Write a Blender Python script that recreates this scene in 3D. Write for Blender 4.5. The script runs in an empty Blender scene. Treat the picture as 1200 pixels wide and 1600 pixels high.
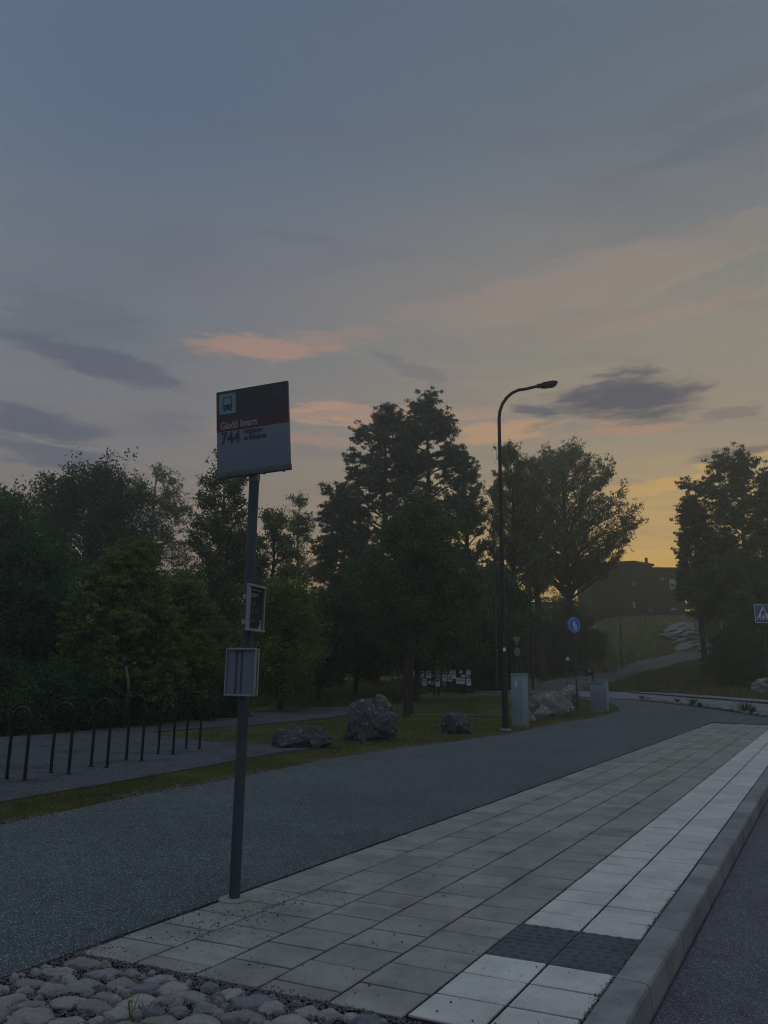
import bpy, bmesh, math, random
import numpy as np
from mathutils import Vector, Matrix
from mathutils.geometry import delaunay_2d_cdt

R = math.radians
S = bpy.context.scene
COL = S.collection

# ------------------------------------------------------------------ camera
CAM_H, PITCH, ROLL, FPX = 1.55, 12.0, 0.66, 1200.0
cd = bpy.data.cameras.new('camera'); cam = bpy.data.objects.new('camera', cd); COL.objects.link(cam)
CM = (Matrix.Rotation(R(90 + PITCH), 4, 'X') @ Matrix.Rotation(R(ROLL), 4, 'Z'))
cam.matrix_world = Matrix.Translation((0, 0, CAM_H)) @ CM
cd.sensor_fit = 'VERTICAL'; cd.sensor_height = 32.0; cd.sensor_width = 24.0; cd.lens = 24.0
cd.clip_start = 0.05; cd.clip_end = 6000
S.camera = cam
S.render.resolution_x, S.render.resolution_y = 768, 1024

# ------------------------------------------------------------------ colour management
S.view_settings.view_transform = 'Standard'; S.view_settings.look = 'None'
S.view_settings.exposure = 0.0; S.view_settings.gamma = 1.0; S.view_settings.use_curve_mapping = False
S.cycles.use_denoising = True
S.cycles.filter_width = 1.1
S.cycles.denoising_prefilter = 'FAST'
S.cycles.use_adaptive_sampling = False
S.cycles.max_bounces = 6; S.cycles.diffuse_bounces = 3; S.cycles.transmission_bounces = 3
S.cycles.volume_bounces = 1; S.cycles.transparent_max_bounces = 6

def lin(r, g, b):
    f = lambda c: (c / 255 / 12.92) if c / 255 <= 0.04045 else ((c / 255 + 0.055) / 1.055) ** 2.4
    return (f(r), f(g), f(b), 1.0)

class NB:
    """small node-graph builder"""
    def __init__(s, tree): s.t = tree; s.n = tree.nodes; s.l = tree.links
    def put(s, sock, v):
        if v is None: return
        if isinstance(v, bpy.types.NodeSocket): s.l.new(v, sock)
        else: sock.default_value = v
    def m(s, op, a, b=None, c=None, clamp=False):
        n = s.n.new('ShaderNodeMath'); n.operation = op; n.use_clamp = clamp
        for i, v in enumerate((a, b, c)): s.put(n.inputs[i], v)
        return n.outputs[0]
    def ss(s, x, a, b):
        n = s.n.new('ShaderNodeMapRange'); n.interpolation_type = 'SMOOTHSTEP'
        s.put(n.inputs[0], x); n.inputs[1].default_value = a; n.inputs[2].default_value = b
        return n.outputs[0]
    def mix(s, f, a, b, blend='MIX'):
        n = s.n.new('ShaderNodeMix'); n.data_type = 'RGBA'; n.blend_type = blend
        s.put(n.inputs[0], f); s.put(n.inputs[6], a); s.put(n.inputs[7], b)
        return n.outputs[2]
    def ramp(s, x, stops, interp='LINEAR'):
        n = s.n.new('ShaderNodeValToRGB'); n.color_ramp.interpolation = interp
        e = n.color_ramp.elements
        while len(e) < len(stops): e.new(0.5)
        for i, (p, c) in enumerate(stops): e[i].position = p; e[i].color = c
        s.put(n.inputs[0], x); return n.outputs[0]
    def noise(s, vec, scale, detail=4, rough=0.55, dist=0.0):
        n = s.n.new('ShaderNodeTexNoise'); s.put(n.inputs['Vector'], vec)
        n.inputs['Scale'].default_value = scale; n.inputs['Detail'].default_value = detail
        n.inputs['Roughness'].default_value = rough; n.inputs['Distortion'].default_value = dist
        return n.outputs[0]
    def voro(s, vec, scale, feat='F1', out=0):
        n = s.n.new('ShaderNodeTexVoronoi'); n.feature = feat; s.put(n.inputs['Vector'], vec)
        n.inputs['Scale'].default_value = scale; return n.outputs[out]
    def comb(s, x, y, z):
        n = s.n.new('ShaderNodeCombineXYZ')
        for i, v in enumerate((x, y, z)): s.put(n.inputs[i], v)
        return n.outputs[0]
    def bump(s, h, strength, dist):
        n = s.n.new('ShaderNodeBump'); s.put(n.inputs['Height'], h)
        n.inputs['Strength'].default_value = strength; n.inputs['Distance'].default_value = dist
        return n.outputs[0]

# ------------------------------------------------------------------ world : dusk sky, warm glow where the sun went down, streaky clouds
SUN_AZ, SUN_EL = 20.0, 1.2          # azimuth clockwise from +Y
W = bpy.data.worlds.new('World'); S.world = W; W.use_nodes = True
nb = NB(W.node_tree); nb.n.clear()
tc = nb.n.new('ShaderNodeTexCoord').outputs['Generated']
sp = nb.n.new('ShaderNodeSeparateXYZ'); nb.l.new(tc, sp.inputs[0]); X, Y, Z = sp.outputs
Zc = nb.m('MAXIMUM', Z, 0.0)
az = nb.m('MULTIPLY', nb.m('ARCTAN2', X, Y), 180 / math.pi)
el = nb.m('MULTIPLY', nb.m('ARCSINE', Z), 180 / math.pi)
cool = nb.ramp(Zc, [(0.0, lin(134, 118, 112)), (.12, lin(146, 122, 108)), (.20, lin(138, 122, 113)), (.29, lin(124, 121, 122)), (.366, lin(116, 118, 122)),
                    (.438, lin(108, 114, 124)), (.506, lin(99, 110, 125)), (.624, lin(88, 103, 124)), (.716, lin(83, 100, 123))])
warm = nb.ramp(Zc, [(0.0, lin(206, 158, 80)), (.125, lin(208, 167, 88)), (.17, lin(196, 162, 98)), (.208, lin(177, 152, 108)), (.289, lin(154, 141, 118)),
                    (.366, lin(142, 136, 121)), (.438, lin(132, 130, 121)), (.506, lin(120, 121, 121)), (.624, lin(101, 109, 119)), (.716, lin(90, 102, 118))])
fw = nb.ss(az, -24.0, 19.0)
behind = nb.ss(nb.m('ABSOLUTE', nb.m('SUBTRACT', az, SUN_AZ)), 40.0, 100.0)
sky = nb.mix(fw, cool, warm)
sky = nb.mix(behind, sky, nb.ramp(Zc, [(0.0, lin(138, 142, 158)), (.3, lin(132, 142, 160)), (.7, lin(120, 134, 156))]))  # unseen sky behind the camera, brightened to lift the foliage
# deep glow low over the sunset
gl = nb.m('MULTIPLY', nb.m('POWER', 2.718, nb.m('MULTIPLY', -1.0, nb.m('POWER', nb.m('DIVIDE', nb.m('ABSOLUTE', nb.m('SUBTRACT', az, 21.0)), 12.0), 2.0))),
          nb.m('SUBTRACT', 1.0, nb.ss(el, 5.0, 17.0)))
sky = nb.mix(nb.m('MULTIPLY', gl, 0.8), sky, lin(236, 186, 82))
# soft streak texture on a plane overhead
zz = nb.m('ADD', Zc, 0.12)
px_, py_ = nb.m('DIVIDE', X, zz), nb.m('DIVIDE', Y, zz)
str1 = nb.noise(nb.comb(nb.m('MULTIPLY', px_, 0.55), nb.m('MULTIPLY', py_, 1.5), 1.7), 1.0, 6, 0.6, 0.7)
str2 = nb.noise(nb.comb(nb.m('MULTIPLY', px_, 1.6), nb.m('MULTIPLY', py_, 5.0), 9.3), 1.0, 7, 0.62, 0.5)
veil = nb.m('MULTIPLY', nb.m('MULTIPLY', nb.ss(str1, 0.38, 0.68), 0.42), nb.m('SUBTRACT', 1.0, nb.m('MULTIPLY', nb.ss(el, 24.0, 38.0), 0.8)))
sky = nb.mix(veil, sky, nb.mix(fw, lin(124, 116, 122), lin(160, 138, 120)))
sky = nb.mix(nb.m('MULTIPLY', nb.ss(str2, 0.46, 0.72), 0.28), sky, lin(98, 96, 108))
# wobbled angular coordinates so that the cloud patches have torn edges
w1 = nb.m('SUBTRACT', nb.noise(nb.comb(nb.m('MULTIPLY', az, 0.13), nb.m('MULTIPLY', el, 0.42), 3.1), 1.0, 6, 0.62), 0.5)
w2 = nb.m('SUBTRACT', nb.noise(nb.comb(nb.m('MULTIPLY', az, 0.10), nb.m('MULTIPLY', el, 0.55), 7.7), 1.0, 7, 0.62), 0.5)
azw = nb.m('ADD', az, nb.m('MULTIPLY', w1, 8.0)); elw = nb.m('ADD', el, nb.m('MULTIPLY', w2, 4.2))
fine = nb.noise(nb.comb(nb.m('MULTIPLY', az, 0.4), nb.m('ADD', nb.m('MULTIPLY', el, 1.7), nb.m('MULTIPLY', az, -.12)), 5.5), 1.0, 8, 0.7, .4)
def sky_dir(px, py):
    d = CM.to_3x3() @ Vector(((px - 600) / FPX, -(py - 800) / FPX, -1)); d.normalize()
    return math.degrees(math.atan2(d.x, d.y)), math.degrees(math.asin(d.z))
def patch(sky, px, py, wa, we, tilt, col, amt, frag=0.35):
    a0, e0 = sky_dir(px, py)
    da, de = nb.m('SUBTRACT', azw, a0), nb.m('SUBTRACT', elw, e0)
    c, s_ = math.cos(R(tilt)), math.sin(R(tilt))
    u = nb.m('DIVIDE', nb.m('ADD', nb.m('MULTIPLY', da, c), nb.m('MULTIPLY', de, s_)), wa)
    v = nb.m('DIVIDE', nb.m('SUBTRACT', nb.m('MULTIPLY', de, c), nb.m('MULTIPLY', da, s_)), we)
    r2 = nb.m('ADD', nb.m('MULTIPLY', u, u), nb.m('MULTIPLY', v, v))
    g = nb.m('POWER', 2.718, nb.m('MULTIPLY', r2, -1.0))
    g = nb.ss(nb.m('ADD', g, nb.m('MULTIPLY', nb.m('SUBTRACT', fine, 0.5), frag * 2.6)), 0.28, 0.85)
    return nb.mix(nb.m('MULTIPLY', g, amt), sky, col)
PATCHES = [  # px, py on the photograph give the bearing and height of each cloud
    (420, 543, 7.5, 0.9, 2, lin(186, 140, 118), .62), (520, 525, 6, 0.7, 2, lin(160, 130, 122), .5),
    (130, 560, 8.5, 1.3, -7, lin(88, 90, 106), .8), (60, 655, 5, 1.2, -4, lin(84, 88, 104), .8), (70, 705, 7, 1.0, -6, lin(86, 90, 106), .75),
    (110, 500, 7, 1.6, 4, lin(98, 98, 112), .5), (260, 660, 4, .6, -6, lin(104, 104, 114), .5),
    (590, 650, 12, 1.0, 0, lin(184, 144, 120), .6), (470, 640, 6, .35, 2, lin(196, 148, 116), .5), (560, 665, 5, .3, -1, lin(198, 150, 116), .5), (790, 680, 5.5, 0.8, 0, lin(200, 152, 112), .7), (500, 690, 8, .8, 0, lin(180, 138, 116), .45),
    (900, 445, 15, 2.0, 8, lin(154, 134, 122), .6), (720, 470, 9, .8, 10, lin(150, 128, 122), .4), (1080, 430, 7, .5, 12, lin(164, 142, 124), .4), (1040, 505, 8, .5, 6, lin(166, 136, 118), .4), (880, 515, 9, 1.1, 4, lin(152, 128, 118), .45), (1120, 380, 9, 1.3, 12, lin(146, 132, 120), .45),
    (1120, 210, 6, 1.0, 4, lin(94, 98, 108), .32), (1010, 250, 6, .6, 6, lin(98, 100, 108), .3), (1130, 150, 7, .8, 2, lin(96, 98, 108), .35),
    (450, 370, 6, .7, -3, lin(106, 104, 114), .4), (640, 580, 4, .8, -22, lin(112, 104, 112), .5),
    (985, 668, 4.2, 0.45, 0, lin(184, 136, 110), .6),
    (985, 625, 6.2, 1.75, 1, lin(72, 76, 90), .97), (960, 605, 3.5, 1.0, 8, lin(78, 80, 92), .7), (838, 650, 2.6, .85, -10, lin(84, 84, 98), .85), (1130, 640, 3, .4, 8, lin(104, 98, 104), .5),
    (1090, 740, 8, .7, 9, lin(214, 166, 92), .8), (1175, 705, 4, .55, 4, lin(96, 92, 98), .75), (1000, 753, 3, .35, 3, lin(204, 160, 92), .5),
    (485, 812, 2.0, .8, 0, lin(112, 108, 118), .7), (290, 790, 6, .6, 0, lin(160, 132, 114), .4),
]
for p in PATCHES: sky = patch(sky, *p)
# unseen sky above the frame, brightened to lift the ground; darker below the horizon
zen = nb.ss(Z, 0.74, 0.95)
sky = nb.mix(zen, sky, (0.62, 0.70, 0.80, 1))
sky = nb.mix(nb.ss(nb.m('MULTIPLY', Z, -1.0), 0.0, 0.05), sky, (0.03, 0.035, 0.035, 1))
sky = nb.mix(1.0, sky, (.93, .995, 1.06, 1), 'MULTIPLY')
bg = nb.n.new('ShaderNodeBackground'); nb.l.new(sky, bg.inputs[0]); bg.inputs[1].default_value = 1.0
st = nb.n.new('ShaderNodeTexSky'); st.sky_type = 'NISHITA'; st.sun_disc = False
st.sun_elevation = R(SUN_EL); st.sun_rotation = R(SUN_AZ)
bg2 = nb.n.new('ShaderNodeBackground'); nb.l.new(st.outputs[0], bg2.inputs[0]); bg2.inputs[1].default_value = 0.01
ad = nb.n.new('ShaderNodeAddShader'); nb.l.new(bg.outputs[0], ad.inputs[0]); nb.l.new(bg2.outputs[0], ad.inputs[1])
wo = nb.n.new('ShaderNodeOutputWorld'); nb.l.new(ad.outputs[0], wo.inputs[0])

sl = bpy.data.lights.new('sun', 'SUN'); sl.energy = 0.25; sl.angle = R(3.0); sl.color = (1.0, 0.68, 0.38)
so = bpy.data.objects.new('sun', sl); COL.objects.link(so)
sd = Vector((math.sin(R(SUN_AZ)) * math.cos(R(SUN_EL)), math.cos(R(SUN_AZ)) * math.cos(R(SUN_EL)), math.sin(R(SUN_EL))))
so.rotation_euler = sd.to_track_quat('Z', 'Y').to_euler()

# ------------------------------------------------------------------ pixel -> world helpers (real distances)
def ray(px, py):
    return CM.to_3x3() @ Vector(((px - 600) / FPX, -(py - 800) / FPX, -1))
def at(px, py, d):
    """point seen at that pixel at depth y = d"""
    v = ray(px, py); return Vector((0, 0, CAM_H)) + v * (d / v.y)
def flat(px, py, z=0.0):
    v = ray(px, py); return Vector((0, 0, CAM_H)) + v * ((z - CAM_H) / v.z)

# terrain from control points (radial basis interpolation)
TH = R(29.7)
NV = (math.cos(TH), -math.sin(TH)); SV = (math.sin(TH), math.cos(TH))   # across / along the pavement
def ns(n, s): return (NV[0] * n + SV[0] * s, NV[1] * n + SV[1] * s)
ctrl = []
for x in range(-60, 41, 20):
    for y in (-8, 8, 20, 29): ctrl.append((x, y, 0.0))
for x, y in ((60, -5), (60, 20), (30, 30), (50, 40), (18, 30), (-10, 38)): ctrl.append((x, y, 0.05))
for px, py, d in ((830, 1080, 50), (745, 1081, 44), (690, 1085, 44), (901, 1080, 58), (920, 1079, 60), (970, 1084, 46), (1200, 1101, 36), (1000, 1096, 40)):
    p = at(px, py, d); ctrl.append((p.x, p.y, p.z))
for px, py, d in ((900, 1066, 66), (975, 1048, 85), (1045, 1034, 90), (1110, 1021, 95), (1000, 962, 112), (930, 968, 115), (1060, 963, 114), (1060, 1008, 103), (1090, 978, 110),
                  (1200, 1068, 60), (1190, 960, 110), (1000, 1064, 66), (850, 975, 125), (1000, 960, 135), (1150, 955, 135), (840, 1058, 78)):
    p = at(px, py, d); ctrl.append((p.x, p.y, p.z))
for x, y, z in ((-70, 60, .4), (-70, 110, 1), (-30, 60, .45), (-30, 110, 1.5), (0, 60, .5), (0, 110, 2.5), (20, 140, 8), (0, 150, 4), (-60, 150, 2), (60, 160, 12), (110, 160, 12), (110, 110, 9), (110, 60, 4), (80, 50, 1.5),
                (90, 20, .3), (-80, 0, 0), (-80, 30, 0), (-12, 46, .35)): ctrl.append((x, y, z))
CP = np.array(ctrl, float)
_D = np.linalg.norm(CP[:, None, :2] - CP[None, :, :2], axis=2)
_A = np.zeros((len(CP) + 3,) * 2); _A[:-3, :-3] = _D + np.eye(len(CP)) * -0.6
_A[:-3, -3] = 1; _A[:-3, -2:] = CP[:, :2]; _A[-3, :-3] = 1; _A[-2:, :-3] = CP[:, :2].T
_w = np.linalg.solve(_A, np.concatenate([CP[:, 2], [0, 0, 0]]))
def hgt(x, y):
    x = np.clip(np.atleast_1d(np.asarray(x, float)), -85, 115); y = np.clip(np.atleast_1d(np.asarray(y, float)), -8, 160)
    d = np.sqrt((x[:, None] - CP[None, :, 0]) ** 2 + (y[:, None] - CP[None, :, 1]) ** 2)
    z = d @ _w[:-3] + _w[-3] + _w[-2] * x + _w[-1] * y
    k = np.clip((y - 24) / 12, 0, 1); k = k * k * (3 - 2 * k)
    return z * k
def h1(x, y): return float(hgt(x, y)[0])
def G(px, py):
    """point of the terrain seen at that pixel"""
    v = ray(px, py); o = Vector((0, 0, CAM_H)); t = 2.0; last = o
    while t < 200:
        p = o + v * (t / v.y)
        if p.z < h1(p.x, p.y):
            a, b = last, p
            for _ in range(12):
                m_ = (a + b) / 2
                if m_.z < h1(m_.x, m_.y): b = m_
                else: a = m_
            return b
        last = p; t += 0.5
    return p

# ------------------------------------------------------------------ mesh helpers
class MB:
    def __init__(s): s.v = []; s.f = []
    def add(s, vs, fs):
        o = len(s.v); s.v += [tuple(v) for v in vs]; s.f += [tuple(i + o for i in f) for f in fs]
    def box(s, c, sz, M=None, bev=0.0):
        x, y, z = (a / 2 for a in sz)
        if bev <= 0:
            vs = [Vector((i * x, j * y, k * z)) for k in (-1, 1) for j in (-1, 1) for i in (-1, 1)]
            fs = [(0, 2, 3, 1), (4, 5, 7, 6), (0, 1, 5, 4), (2, 6, 7, 3), (0, 4, 6, 2), (1, 3, 7, 5)]
        else:
            bm = bmesh.new(); bmesh.ops.create_cube(bm, size=1)
            for v in bm.verts: v.co = Vector((v.co.x * 2 * x, v.co.y * 2 * y, v.co.z * 2 * z))
            bmesh.ops.bevel(bm, geom=bm.edges[:], offset=bev, segments=2, affect='EDGES', profile=.6)
            bm.verts.index_update(); vs = [v.co.copy() for v in bm.verts]; fs = [[v.index for v in f.verts] for f in bm.faces]; bm.free()
        M = M or Matrix.Identity(4)
        s.add([M @ v + Vector(c) if not isinstance(c, Matrix) else c @ v for v in vs], fs)
    def tube(s, pts, rad, n=10, cap=True):
        pts = [Vector(p) for p in pts]; rad = rad if hasattr(rad, '__len__') else [rad] * len(pts)
        rings = []; up = None
        for i, p in enumerate(pts):
            t = (pts[min(i + 1, len(pts) - 1)] - pts[max(i - 1, 0)]).normalized()
            if up is None: up = Vector((1, 0, 0)) if abs(t.x) < .8 else Vector((0, 1, 0))
            a = (up - t * up.dot(t)).normalized(); up = a; b = t.cross(a)
            rings.append([p + (a * math.cos(2 * math.pi * k / n) + b * math.sin(2 * math.pi * k / n)) * rad[i] for k in range(n)])
        vs = [v for r_ in rings for v in r_]; fs = []
        for i in range(len(pts) - 1):
            for k in range(n):
                k2 = (k + 1) % n; fs.append((i * n + k, i * n + k2, (i + 1) * n + k2, (i + 1) * n + k))
        if cap: fs.append(tuple(range(n))[::-1]); fs.append(tuple((len(pts) - 1) * n + k for k in range(n)))
        s.add(vs, fs)
    def prism(s, out, t, M):
        """flat outline (x,z) given thickness t along local y, placed by matrix M"""
        n = len(out)
        vs = [M @ Vector((x, -t / 2, z)) for x, z in out] + [M @ Vector((x, t / 2, z)) for x, z in out]
        s.add(vs, [tuple(range(n)), tuple(range(2 * n - 1, n - 1, -1))] + [((i + 1) % n, i, i + n, (i + 1) % n + n) for i in range(n)])
    def build(s, name, mat, parent=None, smooth=False):
        me = bpy.data.meshes.new(name); me.from_pydata(s.v, [], s.f); me.update()
        return link(name, me, mat, parent, smooth)
def link(name, me, mat, parent=None, smooth=False):
    if mat is not None: me.materials.append(mat)
    if smooth:
        me.polygons.foreach_set('use_smooth', np.ones(len(me.polygons), bool)); 
        if smooth == 'auto': me.set_sharp_from_angle(angle=R(35))
    o = bpy.data.objects.new(name, me); COL.objects.link(o)
    if parent is not None: o.parent = parent
    return o
def np_mesh(name, V, nper):
    """V (n*nper,3): separate polygons of nper corners"""
    me = bpy.data.meshes.new(name); nv = len(V); nf = nv // nper
    me.vertices.add(nv); me.vertices.foreach_set('co', np.asarray(V, np.float32).ravel())
    me.loops.add(nv); me.loops.foreach_set('vertex_index', np.arange(nv, dtype=np.int32))
    me.polygons.add(nf); me.polygons.foreach_set('loop_start', np.arange(0, nv, nper, dtype=np.int32))
    try: me.polygons.foreach_set('loop_total', np.full(nf, nper, dtype=np.int32))
    except Exception: pass
    me.update(calc_edges=True); return me
def tag(o, label=None, cat=None, group=None, kind=None):
    if label: o['label'] = label
    if cat: o['category'] = cat
    if group: o['group'] = group
    if kind: o['kind'] = kind
    return o
def empty(name, loc, rz=0.0):
    o = bpy.data.objects.new(name, None); COL.objects.link(o); o.location = loc; o.rotation_euler = (0, 0, rz); o.empty_display_size = .2
    return o

# ------------------------------------------------------------------ materials
MATS = {}
def mat(name, col, rough=.6, metal=0.0, spec=.5, build=None):
    m_ = bpy.data.materials.new(name); m_.use_nodes = True
    q = NB(m_.node_tree); b = q.n['Principled BSDF']
    b.inputs['Base Color'].default_value = (*col[:3], 1); b.inputs['Roughness'].default_value = rough
    b.inputs['Metallic'].default_value = metal; b.inputs['Specular IOR Level'].default_value = spec
    g = q.n.new('ShaderNodeNewGeometry')
    pos = g.outputs['Position']; 
    if build: build(q, b, pos, g)
    MATS[name] = m_; return m_
def worn(c1, c2, scale=3.0, bscale=80, bstr=.15, lo=.35, hi=.7, tex=True):
    def f(q, b, pos, g):
        tcx = q.n.new('ShaderNodeTexCoord').outputs['Object']
        n1 = q.noise(tcx, scale, 6, .65)
        q.put(b.inputs['Base Color'], q.ramp(n1, [(lo, (*c1, 1)), (hi, (*c2, 1))]))
        q.put(b.inputs['Normal'], q.bump(q.noise(tcx, bscale, 3), bstr, .004))
    return f
def asphalt_b(c1, c2, c3, sc=260):
    def f(q, b, pos, g):
        big = q.noise(pos, .55, 5, .6); mid = q.noise(pos, 6, 5, .7); fin = q.noise(pos, sc, 2, .6); vo = q.voro(pos, sc * .55)
        base = q.mix(q.ss(big, .3, .7), (*c1, 1), (*c2, 1))
        base = q.mix(q.m('MULTIPLY', q.ss(mid, .42, .68), .5), base, (*[a * .55 for a in c1], 1)); base = q.mix(q.m('MULTIPLY', q.ss(q.noise(pos, 1.6, 7, .7, 1.2), .52, .66), .3), base, (*[a * 1.35 for a in c2], 1))
        base = q.mix(q.ss(fin, .56, .74), base, (*c3, 1)); base = q.mix(q.m('MULTIPLY', q.m('SUBTRACT', 1.0, q.ss(fin, .3, .46)), .75), base, (*[a * .3 for a in c1], 1))
        q.put(b.inputs['Base Color'], base)
        h_ = q.m('ADD', q.m('MULTIPLY', vo, .6), q.m('MULTIPLY', fin, .6))
        q.put(b.inputs['Normal'], q.bump(h_, .7, .006))
    return f
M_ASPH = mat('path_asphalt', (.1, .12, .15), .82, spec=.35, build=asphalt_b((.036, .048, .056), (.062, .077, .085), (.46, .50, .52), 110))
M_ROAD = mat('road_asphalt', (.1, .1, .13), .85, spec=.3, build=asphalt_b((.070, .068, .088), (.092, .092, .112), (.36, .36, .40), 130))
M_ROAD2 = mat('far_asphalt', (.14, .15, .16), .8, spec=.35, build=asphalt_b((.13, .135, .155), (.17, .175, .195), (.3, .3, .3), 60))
M_ROAD3 = mat('hill_asphalt', (.1, .1, .1), .85, spec=.2, build=asphalt_b((.075, .08, .078), (.10, .105, .10), (.2, .2, .19), 40))
def gravel_b(c1, c2, c3):
    def f(q, b, pos, g):
        v = q.voro(pos, 70, out=1); n1 = q.noise(pos, 1.1, 5, .65); n2 = q.noise(pos, 40, 3)
        sep = q.n.new('ShaderNodeSeparateXYZ'); q.put(sep.inputs[0], v)
        base = q.mix(sep.outputs[0], (*c1, 1), (*c2, 1))
        base = q.mix(q.m('MULTIPLY', q.ss(n1, .45, .7), .7), base, (*c3, 1))
        q.put(b.inputs['Base Color'], base); q.put(b.inputs['Normal'], q.bump(q.m('ADD', q.voro(pos, 70), n2), .8, .01))
    return f
M_GRAV = mat('gravel_ground', (.1, .1, .1), .95, spec=.2, build=gravel_b((.035, .038, .046), (.12, .13, .145), (.032, .032, .035)))
M_PATH = mat('gravel_path', (.15, .15, .15), .95, spec=.2, build=gravel_b((.07, .075, .07), (.14, .14, .13), (.05, .06, .03)))
def grass_b(q, b, pos, g):
    n1 = q.noise(pos, .35, 5, .6); n2 = q.noise(pos, 5, 6, .7); n3 = q.noise(pos, 60, 2)
    base = q.ramp(n1, [(.35, (.078, .090, .038, 1)), (.55, (.12, .125, .052, 1)), (.7, (.18, .16, .08, 1))])
    base = q.mix(q.m('MULTIPLY', q.ss(n2, .4, .75), .55), base, (.05, .052, .022, 1))
    q.put(b.inputs['Base Color'], base); q.put(b.inputs['Normal'], q.bump(q.m('ADD', n2, n3), .9, .05))
M_GRASS = mat('grass_ground', (.05, .07, .02), .95, spec=.1, build=grass_b)
def tile_b(c1, c2, dirt):
    def f(q, b, pos, g):
        rnd = g.outputs['Random Per Island']
        base = q.ramp(rnd, [(0, (*c1, 1)), (1, (*c2, 1))])
        n1 = q.noise(pos, 2.2, 6, .65); n2 = q.noise(pos, 14, 6, .7); n3 = q.noise(pos, 160, 3)
        base = q.mix(q.m('MULTIPLY', q.ss(q.noise(pos, .7, 4, .6), .45, .62), .35), base, (*dirt, 1)); base = q.mix(q.m('MULTIPLY', q.ss(n1, .42, .66), .6), base, (*dirt, 1))
        base = q.mix(q.m('MULTIPLY', q.ss(n2, .5, .72), .35), base, (*[a * .8 for a in dirt], 1))
        base = q.mix(q.m('MULTIPLY', q.m('SUBTRACT', 1.0, q.ss(n3, .34, .46)), .35), base, (*[a * .45 for a in dirt], 1))
        base = q.mix(q.m('MULTIPLY', q.ss(n3, .5, .75), .25), base, (*[min(1, a * 1.5) for a in c2], 1))
        q.put(b.inputs['Base Color'], base); q.put(b.inputs['Normal'], q.bump(n3, .35, .003))
    return f
M_TGREY = mat('grey_tile', (.3, .3, .3), .8, spec=.35, build=tile_b((.235, .226, .200), (.30, .288, .255), (.13, .127, .112)))
M_TWHITE = mat('white_tile', (.7, .7, .7), .75, spec=.35, build=tile_b((.47, .455, .425), (.54, .525, .49), (.33, .32, .30)))
M_TDARK = mat('dark_tile', (.06, .06, .07), .75, spec=.4, build=tile_b((.070, .076, .088), (.085, .09, .10), (.045, .05, .058)))
M_KERB = mat('kerb_granite', (.3, .3, .3), .85, spec=.3, build=tile_b((.20, .205, .205), (.27, .275, .27), (.10, .10, .10)))
M_JOINT = mat('joint_sand', (.02, .02, .02), .95, spec=.1, build=worn((.010, .010, .010), (.022, .021, .019), 30, 200, .5))
def stone_b(pal):
    def f(q, b, pos, g):
        rnd = g.outputs['Random Per Island']
        base = q.ramp(rnd, [(i / (len(pal) - 1), (*c, 1)) for i, c in enumerate(pal)])
        n1 = q.noise(pos, 18, 6, .7); n2 = q.noise(pos, 120, 3)
        base = q.mix(q.m('MULTIPLY', q.ss(n1, .4, .7), .5), base, (.13, .115, .10, 1))
        base = q.mix(q.m('MULTIPLY', q.ss(n2, .52, .7), .35), base, (.42, .40, .38, 1))
        q.put(b.inputs['Base Color'], base); q.put(b.inputs['Normal'], q.bump(q.m('ADD', n1, q.m('MULTIPLY', n2, .4)), .5, .012))
    return f
M_COB = mat('river_stone', (.2, .18, .17), .8, spec=.3, build=stone_b([(.19, .17, .158), (.29, .265, .245), (.15, .132, .122), (.24, .225, .215), (.11, .125, .142), (.34, .32, .295)]))
def rock_b(c1, c2, c3):
    def f(q, b, pos, g):
        n1 = q.noise(pos, 1.6, 8, .7, .6); n2 = q.noise(pos, 9, 8, .75); n3 = q.noise(pos, 45, 4)
        base = q.ramp(n1, [(.35, (*c1, 1)), (.55, (*c2, 1)), (.72, (*c3, 1))])
        base = q.mix(q.m('MULTIPLY', q.ss(n2, .42, .65), .6), base, (*[a * .45 for a in c1], 1))
        base = q.mix(q.m('MULTIPLY', q.ss(n2, .54, .64), .85), base, (*[min(.6, x * 2.3) for x in c3], 1))
        q.put(b.inputs['Base Color'], base); q.put(b.inputs['Normal'], q.bump(q.m('ADD', n2, q.m('MULTIPLY', n3, .5)), 1.0, .06))
    return f
M_RDARK = mat('dark_rock', (.1, .1, .1), .85, spec=.3, build=rock_b((.042, .045, .050), (.078, .082, .088), (.16, .165, .16)))
M_RGREY = mat('grey_rock', (.2, .2, .2), .85, spec=.3, build=rock_b((.12, .115, .11), (.18, .175, .165), (.25, .245, .23)))
M_RPALE = mat('pale_rock', (.35, .33, .3), .85, spec=.3, build=rock_b((.15, .145, .13), (.23, .22, .20), (.32, .31, .28)))
M_GALV = mat('galvanised_steel', (.12, .16, .2), .55, .45, build=worn((.045, .063, .075), (.07, .09, .105), 6, 90, .1))
M_PEB = mat('dark_pebble', (.1, .1, .1), .9, spec=.2, build=stone_b([(.05, .05, .05), (.12, .115, .11), (.08, .08, .085), (.17, .165, .155)]))
M_PALEMET = mat('pale_aluminium', (.5, .52, .54), .5, .3, build=worn((.22, .235, .24), (.30, .32, .325), 9, 90, .1))
M_BLACK = mat('black_paint', (.008, .008, .009), .5, build=worn((.006, .006, .007), (.014, .014, .014), 5, 60, .1))
M_RUST = mat('dark_rusty_steel', (.01, .01, .01), .45, spec=.25, build=worn((.006, .006, .006), (.016, .012, .01), 12, 90, .1))
M_PANELW = mat('sign_white', (.5, .53, .6), .5, spec=.35, build=worn((.165, .185, .225), (.18, .20, .24), 3, 90, .03))
M_PANELD = mat('sign_dark', (.05, .04, .04), .45, spec=.35, build=worn((.044, .042, .044), (.056, .05, .052), 2.5, 90, .03))
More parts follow.
